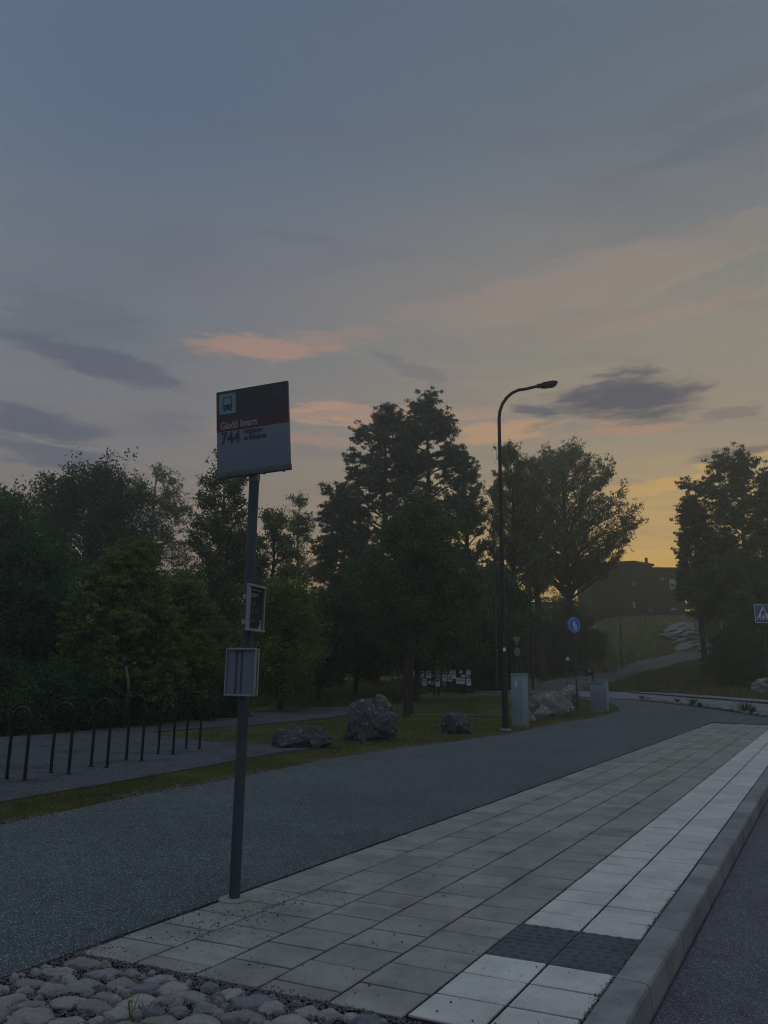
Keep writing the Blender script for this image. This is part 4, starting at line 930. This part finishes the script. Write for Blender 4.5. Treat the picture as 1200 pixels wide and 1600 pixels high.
# ------------------------------------------------------------------ notice board
D = 44.0
nbp = at(690, 1084, D); nbr = empty('notice_board', (nbp.x, D, h1(nbp.x, D))); tag(nbr, 'two-panel dark notice board covered with pinned sheets under the trees', 'notice board')
def nz(px, py): p = at(px, py, D) - nbr.location; return p.x, p.z
def board(x0, y0, x1, y1, yoff, th, m, name, par):
    ax, az_ = nz(x0, y1); bx, bz = nz(x1, y0); mb = MB(); mb.box(((ax + bx) / 2, yoff, (az_ + bz) / 2), (bx - ax, th, bz - az_), bev=.004 if th > .03 else 0); return mb.build(name, m, par)
bl = board(643, 1046, 689, 1073.5, 0, .06, M_WOOD, 'board', nbr); br = board(689.6, 1045.5, 737, 1073.5, -.02, .06, M_WOOD, 'board', nbr)
for x in (647, 678, 685.5, 722, 727): 
    a, b = nz(x, 1086), nz(x, 1045); mb = MB(); mb.box(((a[0] + b[0]) / 2, .07, b[1] / 2 - .05), (.09, .08, b[1] + .1)); mb.build('post', M_WOOD, nbr)
board(641, 1044, 738.5, 1045.6, -.03, .3, M_WOOD, 'canopy', nbr)
k_ = .11667
for i, (x0, y0, x1, y1, c) in enumerate([(208, 152, 368, 256, 0), (386, 152, 462, 256, 0), (340, 266, 402, 360, 0), (505, 135, 588, 182, 1), (525, 190, 585, 265, 3), (515, 272, 577, 366, 0), (608, 135, 685, 192, 2), (607, 205, 668, 290, 0),
        (702, 137, 742, 196, 0), (745, 137, 787, 196, 0), (838, 135, 880, 192, 0), (928, 143, 990, 210, 0), (680, 205, 742, 298, 0), (745, 205, 788, 262, 0), (792, 248, 908, 330, 0), (925, 220, 972, 258, 3), (930, 264, 992, 352, 0),
        (862, 210, 918, 240, 0), (484, 200, 512, 240, 3), (242, 282, 280, 330, 3), (290, 277, 328, 330, 3), (418, 287, 452, 335, 0), (458, 292, 504, 345, 3), (612, 296, 660, 356, 2)]):
    sh = board(620 + x0 * k_, 1030 + y0 * k_, 620 + x1 * k_, 1030 + y1 * k_, -.058 - .002 * (i % 2) , .004, [M_PAPER, M_PAPERY, M_PAPERP, M_PAPERB][c], 'pinned_sheet', bl if x1 < 592 else br)
tx = MB()
for x0, y0, x1, y1 in ((262, 172, 360, 187), (212, 232, 246, 246), (330, 234, 362, 246), (626, 236, 648, 256), (520, 280, 570, 300), (690, 225, 735, 232), (690, 245, 735, 252), (690, 265, 735, 272), (800, 262, 900, 268), (800, 285, 900, 291), (940, 280, 980, 286), (940, 300, 980, 306), (350, 285, 395, 291), (350, 305, 395, 311), (395, 175, 455, 181), (395, 200, 455, 206)):
    ax, az_ = nz(620 + x0 * k_, 1030 + y1 * k_); bx, bz = nz(620 + x1 * k_, 1030 + y0 * k_); tx.box(((ax + bx) / 2, -.0635, (az_ + bz) / 2), (bx - ax, .002, bz - az_))
tx.build('printed_text', M_INKD, nbr)
# cut trunks next to the lawn
for (px, yt, yb, r0, lbl) in ((634.5, 1029, 1120, .11, 'thick dead trunk, cut off at the top, on the lawn before the notice board'), (642.5, 1024, 1115, .09, 'slimmer dead trunk close behind the thick one before the notice board')):
    p = G(px, yb); zt = at(px, yt, p.y).z; root = empty('dead_trunk', p); tag(root, lbl, 'tree trunk'); mb = MB(); z = zt - p.z
    mb.tube([(0, 0, -.1), (.0, 0, .08), (.02, 0, z * .3), (-.02, .01, z * .65), (.02, 0, z * .93), (.03, 0, z)], [r0 * 1.7, r0 * 1.25, r0, r0 * .95, r0 * .9, r0 * .6], 12); mb.build('trunk', M_BARK, root, 'auto')
    mb = MB(); mb.tube([(.02, 0, z * .8), (.14, 0, z * .9), (.2, -.02, z * .98)], [r0 * .4, r0 * .3, r0 * .15], 7); mb.build('branch_stub', M_BARK, root, 'auto')

# ------------------------------------------------------------------ houses on the hill
def hp(px, py, d): return at(px, py, d)
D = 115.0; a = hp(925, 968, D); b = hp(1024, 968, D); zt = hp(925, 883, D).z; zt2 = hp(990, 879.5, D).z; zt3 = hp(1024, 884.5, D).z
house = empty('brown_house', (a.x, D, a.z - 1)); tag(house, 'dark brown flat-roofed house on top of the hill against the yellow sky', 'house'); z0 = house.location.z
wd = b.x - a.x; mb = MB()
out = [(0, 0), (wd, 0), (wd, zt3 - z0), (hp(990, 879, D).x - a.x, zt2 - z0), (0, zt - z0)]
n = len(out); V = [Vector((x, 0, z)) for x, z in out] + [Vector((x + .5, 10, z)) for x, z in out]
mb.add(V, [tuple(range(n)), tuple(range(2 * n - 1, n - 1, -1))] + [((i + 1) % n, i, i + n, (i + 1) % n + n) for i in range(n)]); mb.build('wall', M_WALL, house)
c = hp(1023, 968, D + 1.2); d_ = hp(1072, 968, D + 1.2); zl = hp(1024, 889, D + 1.2).z; mb = MB(); ww = d_.x - c.x
mb.box((c.x - a.x + ww / 2, 6.2, (zl - z0) / 2), (ww, 10, zl - z0)); wing = mb.build('wing', M_WALL, house)
mb = MB(); mb.box((c.x - a.x + ww / 2, 6.2, zl - z0 + .12), (ww + .5, 10.6, .22)); mb.build('wing_roof', M_ROOF, house)
rf = MB(); o3 = [(-.25, zt - z0), (hp(990, 879, D).x - a.x, zt2 - z0 + .02), (wd + .25, zt3 - z0)]
V = [Vector((x, y, z + dz)) for x, z in o3 for y in (-.3, 10.3) for dz in (.02, .28)]
F = []
for i in (0, 1): q = i * 4; F += [(q, q + 4, q + 5, q + 1), (q + 1, q + 5, q + 7, q + 3), (q + 3, q + 7, q + 6, q + 2), (q + 2, q + 6, q + 4, q)]
F += [(0, 1, 3, 2), (8, 10, 11, 9)]; rf.add(V, F); rfo = rf.build('roof', M_ROOF, house)
chp = hp(1010, 880, D + 4); mb = MB(); mb.box((chp.x - a.x, 4, chp.z - z0 + .3), (.35, .35, 1.1)); mb.build('chimney', M_ROOF, rfo)
def hwin(x0, y0, x1, y1, dd, m, fm=M_ROOF):
    p, q_ = hp(x0, y1, D + dd), hp(x1, y0, D + dd); cx, cz = (p.x + q_.x) / 2 - a.x, (p.z + q_.z) / 2 - z0; w, h_ = q_.x - p.x, q_.z - p.z
    mb = MB(); mb.box((cx, dd - .02, cz), (w + .16, .1, h_ + .16)); f = mb.build('window', fm, house); mb = MB(); mb.box((cx, dd - .08, cz), (w, .03, h_)); mb.build('pane', m, f)
for wv in ((988, 909, 993.5, 916, 0, M_GLASSD, M_WALL), (989, 940, 992, 950, 0, M_GLASS, M_WALL), (1031, 902, 1038, 906.5, 1.2, M_GLASSD, M_ROOF), (1046, 905, 1055, 920, 1.2, M_GLASS, M_ROOF), (1013, 951, 1020, 957, 0, M_GLASSD, M_ROOF),
           (1048, 950, 1056, 953.5, 1.2, M_GLASS, M_ROOF), (1031, 950, 1033.5, 954, 1.2, M_GLASSD, M_WALL)): hwin(*wv)
D2 = 100.0; a = hp(818, 966, D2); b = hp(884, 966, D2); zt = hp(850, 944, D2).z; wh = empty('white_house', (a.x, D2, h1(a.x, D2) - .5)); z0 = wh.location.z; wd = b.x - a.x
tag(wh, 'white house glimpsed through the leaves behind the street lamps', 'house'); mb = MB(); mb.box((wd / 2, 4, (zt - z0) / 2), (wd, 8, zt - z0)); mb.build('wall', M_WALLP, wh)
mb = MB(); mb.box((wd / 2, 4, zt - z0 + .12), (wd + .8, 8.8, .24)); mb.build('roof', M_ROOF, wh)
for x in (.12, .36, .62, .86):
    mb = MB(); mb.box((wd * x, -.02, zt - z0 - 1.0), (.9, .1, 1.0)); f = mb.build('window', M_WALL, wh); mb = MB(); mb.box((wd * x, -.08, zt - z0 - 1.0), (.74, .03, .84)); mb.build('pane', M_GLASSD, f)

# ------------------------------------------------------------------ trees
def tubes_np(P, Rr, n):
    """P (k,m,3) polylines, Rr (k,m) radii -> quads of tubes"""
    k, m_, _ = P.shape; d = P[:, -1] - P[:, 0]; d /= np.linalg.norm(d, axis=1, keepdims=True) + 1e-9
    ref = np.where(np.abs(d[:, 2:3]) < .8, np.array([[0, 0, 1.]]), np.array([[1., 0, 0]])); a = np.cross(d, ref); a /= np.linalg.norm(a, axis=1, keepdims=True); b = np.cross(d, a)
    th = np.arange(n) * 2 * np.pi / n
    ring = a[:, None, :] * np.cos(th)[None, :, None] + b[:, None, :] * np.sin(th)[None, :, None]
    V = P[:, :, None, :] + ring[:, None] * Rr[:, :, None, None]
    A = V[:, :-1]; B = V[:, 1:]; A2 = np.roll(A, -1, axis=2); B2 = np.roll(B, -1, axis=2)
    return np.stack([A, A2, B2, B], 3).reshape(-1, 3)
def leaves_np(C, size, asp, g, flat_=0.0, shape=4):
    k = len(C); a = g.normal(size=(k, 3)); a[:, 2] *= (1 - flat_); a /= np.linalg.norm(a, axis=1, keepdims=True)
    b = g.normal(size=(k, 3)); b -= a * (a * b).sum(1, keepdims=True); b /= np.linalg.norm(b, axis=1, keepdims=True)
    s = (size * g.uniform(.6, 1.3, k))[:, None]; a = a * s * .5; b = b * s * .5 * asp
    return np.stack([C - a, C + b, C + a, C - b], 1).reshape(-1, 3)
PROF = {'round': lambda t: np.sqrt(np.clip(1 - ((t - .5) / .52) ** 2, 0, 1)), 'dome': lambda t: np.sqrt(np.clip(1 - (np.clip(t - .15, 0, 1) / .87) ** 2, 0, 1)),
        'cone': lambda t: np.clip(1 - t, 0, 1) ** .75 * .95 + .05, 'column': lambda t: np.clip(np.sin(np.clip(t * .9 + .1, 0, 1) * np.pi), 0, 1) ** .55,
        'fan': lambda t: np.clip(.5 + 1.25 * t - 1.7 * t ** 3.2, .05, 1), 'egg': lambda t: np.clip(np.sin((np.clip(t, 0, 1) ** .75) * np.pi), 0, 1) ** .7}
def tree_mesh(H, Rx, prof, bf, nl, ns_, nleaf, lsize, sig, rise, up, subL, seed, asp=.55, tr=None, droop=0.0, clump=0.0, lean=(0, 0), flat_=0.0, irregular=.25, bare=0.0, nt=4):
    g = np.random.default_rng(seed); tr = tr or H * .014 + .03
    tz = np.linspace(0, 1, 9); wob = np.cumsum(g.normal(0, .012 * H, (9, 2)), 0) * .5; wob[0] = 0
    trunk = np.column_stack([wob[:, 0] + lean[0] * tz * H, wob[:, 1] + lean[1] * tz * H, tz * H * .97])
    def onT(z): z = np.clip(z / (H * .97), 0, 1) * 8; i = np.clip(z.astype(int), 0, 7); f = (z - i)[:, None]; return trunk[i] * (1 - f) + trunk[i + 1] * f
    t = (np.arange(nl) + g.uniform(0, 1, nl)) / nl; hz = H * (bf + (1 - bf) * t); azm = np.arange(nl) * 2.399 + g.uniform(-.5, .5, nl)
    lob = 1 + irregular * np.sin(azm * 2 + seed) * np.cos(t * 7 + seed * 1.7) + g.normal(0, irregular * .35, nl)
    Rr = np.clip(Rx * PROF[prof](t) * lob, .12 * Rx, None)
    e = onT(hz) + np.column_stack([np.cos(azm) * Rr, np.sin(azm) * Rr, 0 * Rr]); e[:, 2] = hz + g.normal(0, .02 * H, nl) - droop * Rr
    s0 = onT(np.clip(hz - rise * Rr, H * bf * .55, None)); mid = (s0 + e) / 2 + np.column_stack([0 * Rr, 0 * Rr, .13 * Rr * (1 + rise)])
    u = np.linspace(0, 1, 6)[None, :, None]; L = (1 - u) ** 2 * s0[:, None] + 2 * u * (1 - u) * mid[:, None] + u ** 2 * e[:, None]
    L[:, 1:] += g.normal(0, .012 * Rx, L[:, 1:].shape)
    rb = (tr * .42 * (1 - .6 * t))[:, None] * np.linspace(1, .22, 6)[None]
    W1 = tubes_np(L, rb, 5)
    # sub branches
    uu = g.uniform(.28, 1.0, (nl, ns_)); x5 = uu * 5; i5 = np.clip(x5.astype(int), 0, 4); f5 = (x5 - i5)[..., None]; ar = np.arange(nl)[:, None]
    sp_ = L[ar, i5] * (1 - f5) + L[ar, i5 + 1] * f5
    ld = (e - s0); ld /= np.linalg.norm(ld, axis=1, keepdims=True)
    rd = g.normal(size=(nl, ns_, 3)); rd /= np.linalg.norm(rd, axis=2, keepdims=True)
    sdir = ld[:, None] * .7 + rd * .8; sdir[..., 2] += up; sdir /= np.linalg.norm(sdir, axis=2, keepdims=True)
    sl = subL * (1.15 - .5 * uu) * g.uniform(.6, 1.25, (nl, ns_)); se = sp_ + sdir * sl[..., None]
    if droop: se[..., 2] -= droop * sl * .6
    A = sp_.reshape(-1, 3); B = se.reshape(-1, 3); mdl = (A + B) / 2 + g.normal(0, .03 * subL, A.shape)
    W2 = tubes_np(np.stack([A, mdl, B], 1), np.tile(np.array([[.030, .02, .009]]) * (H / 14) ** .5, (len(A), 1)), 3)
    W0 = tubes_np(trunk[None], (tr * np.array([1.35, 1.0, .92, .84, .74, .62, .48, .32, .12]))[None], 10)
    # leaves : clustered on twigs along the sub branches
    sig *= .74; v = g.uniform(.15, 1.12, (len(A), nt)); tw = A[:, None] + (B - A)[:, None] * v[..., None] + g.normal(0, sig * .9, (len(A), nt, 3))
    tw = tw.reshape(-1, 3)
    if bare > 0: tw = tw[g.random(len(tw)) > bare]
    per = max(1, int(nleaf / len(tw))); C = np.repeat(tw, per, 0); C = C + g.normal(0, sig * (.55 if clump else .75), C.shape) * np.array([1, 1, .5 if clump else .75])
    if droop: C[:, 2] -= np.abs(g.normal(0, sig, len(C))) * droop
    LV = leaves_np(C, lsize, asp, g, flat_)
    return W0, W1, W2, LV
GF = 'far trees closing the view'
def tree(px, d, top, hw, label, leaf, bark, prof='round', bf=.25, nl=34, nsb=10, nleaf=26000, ls=.14, sig=.33, rise=.55, up=.25, subL=None, seed=1, asp=.55, name='tree', cat='tree', group=None, z=None, shift=0, **k):
    p = at(px, 1055, d); z0 = h1(p.x, p.y) if z is None else z; H = (at(px, top, d).z - z0) * (.985 if prof == 'cone' else 1.0); Rx = hw * d / FPX; H -= (subL or Rx * .42) * (.75 if up > .6 else .55) * (name == 'tree')
    if name == 'tree' and group != GF: ls *= 1.12
    W0, W1, W2, LV = tree_mesh(H, Rx, prof, bf, nl, nsb, nleaf, ls, sig, rise, up, subL or Rx * .42, seed, asp, **k)
    root = empty(name, (p.x, p.y, z0 - .06)); tag(root, label, cat, group)
    link('trunk', np_mesh('trunk', np.concatenate([W0, W1, W2]), 4), bark, root, True)
    link('crown', np_mesh('crown', LV, 4), leaf, root)
    return root
GT = 'trees behind the gravel yard'
# left group
tree(-45, 34, 768, 118, 'dark leafy tree cut off by the left edge of the photo', L_OAK, M_BARK, 'round', .18, 56, 12, 66000, .15, .4, seed=3, group=GT)
tree(118, 46, 730, 124, 'broad dark dome-crowned oak with sky showing through its middle', L_DARK, M_BARK, 'dome', .32, 66, 11, 62000, .17, .40, seed=5, subL=1.9, group=GT, irregular=.10, up=.35)
tree(228, 56, 708, 72, 'airy birch with drooping twigs rising behind the dome-crowned oak', L_BIRCH, M_BBARK, 'dome', .34, 46, 11, 40000, .13, .17, .8, -.1, seed=8, droop=.6, subL=1.9, nt=8, group=GT, irregular=.12)
tree(322, 38, 716, 58, 'slender aspen with loose leafy sprays left of the bus stop panel', L_ASPEN, M_BARK, 'column', .1, 50, 9, 26000, .14, .17, .8, .9, seed=13, nt=7, group=GT, subL=1.1)
tree(190, 24, 842, 88, 'bushy young tree with yellow-green leaves behind the middle bicycle hoops', L_LIME, M_BARK, 'egg', .05, 60, 10, 56000, .10, .15, .5, .1, seed=21, clump=1, group=GT, irregular=.3)
tree(275, 27, 900, 66, 'small light green tree just left of the bus stop pole', L_LIME, M_BARK, 'egg', .05, 46, 10, 38000, .10, .16, .5, .1, seed=22, clump=1, group=GT, irregular=.3)
tree(20, 25, 850, 88, 'dense dark young tree behind the leftmost bicycle hoop', L_DARK, M_BARK, 'egg', .05, 44, 10, 42000, .11, .25, .5, .1, seed=23, group=GT)
tree(-70, 24, 880, 90, 'dense dark tree beyond the left edge at the end of the gravel yard', L_DARK, M_BARK, 'round', .05, 36, 10, 26000, .12, .27, .5, .1, seed=24, group=GT)
tree(345, 42, 820, 60, 'dark leafy tree right behind the bus stop pole', L_MIX, M_BARK, 'round', .1, 36, 10, 28000, .14, .3, .5, .2, seed=25, group=GT)
tree(415, 43, 792, 42, 'leafy tree with a ragged top just right of the bus stop pole', L_ASPEN, M_BARK, 'egg', .12, 32, 9, 17000, .14, .25, .7, .5, seed=26, group=GT)
tree(458, 54, 768, 32, 'slim pointed birch against the orange sky left of the pines', L_BIRCH, M_BBARK, 'cone', .1, 36, 8, 17000, .12, .2, .3, .3, seed=27, group=GT, subL=.9)
tree(440, 33, 905, 58, 'low yellow-green tree right of the white timetable case', L_LIME, M_BARK, 'round', .15, 34, 10, 28000, .11, .24, .5, .1, seed=28, group=GT)
# centre
GP = 'pines in the middle of the photo'
tree(586, 60, 636, 92, 'left of two tall pines in the middle, with a rounded ragged top', L_PINE, M_PBARK, 'egg', .22, 58, 11, 62000, .33, .30, .25, .45, seed=31, asp=.22, clump=1, group=GP, subL=1.6, irregular=.22)
tree(668, 60, 618, 82, 'taller right one of two pines in the middle', L_PINE, M_PBARK, 'egg', .25, 54, 11, 58000, .33, .30, .25, .5, seed=32, asp=.22, clump=1, group=GP, subL=1.6, irregular=.22)
tree(532, 62, 768, 52, 'lower pine leaning out on the left side of the two tall pines', L_PINE, M_PBARK, 'dome', .15, 46, 11, 50000, .33, .30, .2, .35, seed=33, asp=.22, clump=1, group=GP, subL=1.3)
tree(648, 39, 788, 98, 'broad leafy tree in front of the pines, over the notice board', L_MIX, M_BARK, 'egg', .2, 56, 11, 60000, .13, .32, .4, .15, seed=34, irregular=.2, subL=1.5)
tree(556, 41, 880, 58, 'round dark tree to the left of the broad leafy tree', L_MIX, M_BARK, 'round', .2, 36, 10, 28000, .13, .3, .5, .1, seed=35, group=GT)
tree(500, 38, 935, 48, 'low dark tree over the meadow left of the largest boulder', L_DARK, M_BARK, 'round', .25, 32, 10, 22000, .12, .28, .5, .1, seed=36, group=GT)
tree(738, 62, 704, 36, 'narrow poplar in the gap between the pines and the nearest lamp', L_ASPEN, M_BARK, 'column', .2, 50, 9, 30000, .16, .18, .8, 1.1, seed=37, nt=7, subL=1.2)
tree(806, 62, 688, 50, 'tall poplar whose top stands right behind the nearest lamp pole', L_ASPEN, M_BARK, 'column', .22, 60, 10, 44000, .16, .18, .8, 1.1, seed=38, nt=7, subL=1.4)
tree(896, 80, 694, 118, 'wide fan-shaped aspen with upswept branches right of the nearest lamp', L_ASPEN, M_BARK, 'fan', .43, 110, 11, 72000, .20, .24, .6, .9, seed=39, subL=2.2, nt=7, irregular=.12)
tree(850, 74, 716, 46, 'aspen filling the gap between the tall poplar and the fan-shaped aspen', L_ASPEN, M_BARK, 'column', .45, 48, 9, 30000, .17, .2, .8, .9, seed=40, subL=1.5, nt=6)
# right of centre, low mass
GU = 'low trees below the house'
for i, (px, d, top, hw, lf, lb_) in enumerate([(722, 52, 905, 60, L_MIX, 'dark low tree behind the right half of the notice board'), (784, 58, 880, 40, L_MIX, 'dark low tree directly behind the nearest lamp pole'), (852, 78, 968, 44, L_DARK, 'dark low tree left of the round blue sign'),
        (896, 86, 945, 30, L_DARK, 'dark low tree right behind the round blue sign'), (932, 94, 985, 16, L_MIX, 'olive bush-like tree below the left corner of the brown house'), (770, 48, 970, 34, L_DARK, 'small dark tree at the foot of the second lamp')]):
    tree(px, d, top, hw, lb_, lf, M_BARK, 'round', .08, 34, 10, 22000, .16, .32, .5, .15, seed=50 + i, group=GU)
# right side
tree(1184, 72, 712, 90, 'big pine with clumped needles at the right edge of the photo', L_PINE, M_PBARK, 'round', .3, 60, 12, 90000, .33, .34, .3, .3, seed=61, asp=.24, clump=1, subL=2.0, irregular=.16, nt=5)
tree(1104, 74, 772, 30, 'slim spruce-like pine standing against the yellow sky', L_PINE, M_PBARK, 'cone', .45, 60, 9, 40000, .30, .25, .1, .1, seed=62, asp=.2, clump=1, subL=1.1)
tree(1158, 62, 866, 70, 'rounded leafy tree above the bank below the slim pine', L_MIX, M_BARK, 'dome', .60, 56, 11, 44000, .16, .30, .3, .15, seed=63)
tree(1205, 58, 900, 60, 'leafy tree behind the square blue crossing sign', L_MIX, M_BARK, 'round', .04, 40, 11, 34000, .16, .34, .5, .15, seed=64)
tree(1152, 56, 985, 40, 'dark round bush-like tree on the bank under the leafy trees', L_DARK, M_BARK, 'round', .02, 30, 10, 22000, .14, .3, .4, .1, seed=65)
tree(1250, 66, 800, 70, 'leafy tree mostly outside the right edge of the photo', L_MIX, M_BARK, 'round', .1, 36, 10, 22000, .18, .36, .5, .15, seed=66)
# bushes along the far side of the gravel yard
GB = 'bushes along the gravel yard'
BL = ['dark bush behind the first and second bicycle hoops', 'dark bush behind the second and third bicycle hoops', 'dark bush behind the fourth bicycle hoop', 'dark bush behind the fifth bicycle hoop', 'dark bush behind the last bicycle hoop', 'dark bush left of the timetable case', 'dark bush at the left edge of the photo behind the hoops']
for i, (px, d, top, hw) in enumerate([(40, 20.5, 1050, 60), (110, 22, 1040, 58), (180, 24, 1062, 50), (240, 25.5, 1050, 46), (298, 27, 1056, 44), (350, 29, 1050, 42), (-30, 20, 1040, 50)]):
    tree(px, d, top, hw, BL[i], L_DARK, M_BARK, 'round', .0, 26, 9, 16000, .09, .18, .4, .1, seed=80 + i, name='bush', cat='bush', group=GB)
# far trees closing the view behind everything
GF = 'far trees closing the view'
protos = {}
FL = [(-40, 'at the far left edge'), (60, 'behind the oak on the left'), (160, 'behind the yellow-green young tree'), (262, 'left of the bus stop pole'), (352, 'behind the bus stop pole'), (430, 'right of the bus stop pole'), (498, 'in the gap left of the pines'), (570, 'under the left pine'),
      (640, 'under the right pine'), (712, 'below the narrow poplar'), (790, 'behind the nearest lamp pole'), (868, 'under the fan-shaped aspen'), (1140, 'behind the big pine on the right'), (1215, 'beyond the right edge of the photo')]
for i, (px, where) in enumerate(FL):
    d = 84 + (i * 7) % 17; top = 900 + (i * 37) % 48 - (25 if px < 460 else 0)
    if px in (498, 570): top = 930
    key = i % 3
    if key not in protos:
        protos[key] = tree(px, d, top, 62, 'far dark tree ' + where, L_MIX, M_BARK, 'round', .02, 34, 10, 20000, .26, .5, .5, .15, seed=90 + i, group=GF); protos[key]['h'] = at(px, top, d).z - h1(at(px, 1055, d).x, d); protos[key]['hh'] = 1
        continue
    p = at(px, 1055, d); z0 = h1(p.x, p.y); o = copy_tree(protos[key]); sc = (at(px, top, d).z - z0) / protos[key]['h']; o.location = (p.x, p.y, z0 - .1); o.scale = (max(sc, .9), max(sc, .9), sc); o.rotation_euler = (0, 0, i * 1.3); o['label'] = 'far dark tree ' + where
    for k_ in ('h', 'hh'): 
        if k_ in o: del o[k_]
for o in protos.values():
    del o['h']; del o['hh']
# snapped pale branches in front of the young tree
for (x0, y0, x1, y1, lb_) in ((168, 1080, 179, 1048, 'pale snapped branch leaning in the dark bushes behind the third hoop'), (201, 1080, 197, 1040, 'second pale snapped branch right of the leaning one')):
    d = 22.5; a, b = at(x0, y0, d), at(x1, y1, d); g_ = at(x0 - 2, y0, d); root = empty('broken_branch', (a.x - .1, d, h1(a.x, d))); tag(root, lb_, 'branch')
    A, B = a - root.location, b - root.location; mb = MB(); mb.tube([(0, 0, -.05), A * .5, A], [.06, .05, .045], 9); mb.build('lower_stem', M_BARK, root, True)
    mb = MB(); mb.tube([A, A.lerp(B, .4) + Vector((.02, 0, 0)), A.lerp(B, .8), B], [.04, .045, .035, .02], 9); mb.build('stripped_wood', M_RGREY, root, True)

# ------------------------------------------------------------------ thin volume added to stand in for lens glare
GLARE_HAZE = 0.0031
hz = MB(); hz.box((0, 0, 14.0), (5600, 5600, 36)); ho = hz.build('glare_haze', None); tag(ho, kind='stuff')
hm = bpy.data.materials.new('glare_haze'); hm.use_nodes = True; hn = hm.node_tree; hn.nodes.clear()
pv = hn.nodes.new('ShaderNodeVolumePrincipled'); pv.inputs['Color'].default_value = (.88, .87, .76, 1); pv.inputs['Density'].default_value = GLARE_HAZE; pv.inputs['Anisotropy'].default_value = .7
ou = hn.nodes.new('ShaderNodeOutputMaterial'); hn.links.new(pv.outputs[0], ou.inputs['Volume']); ho.data.materials.append(hm)
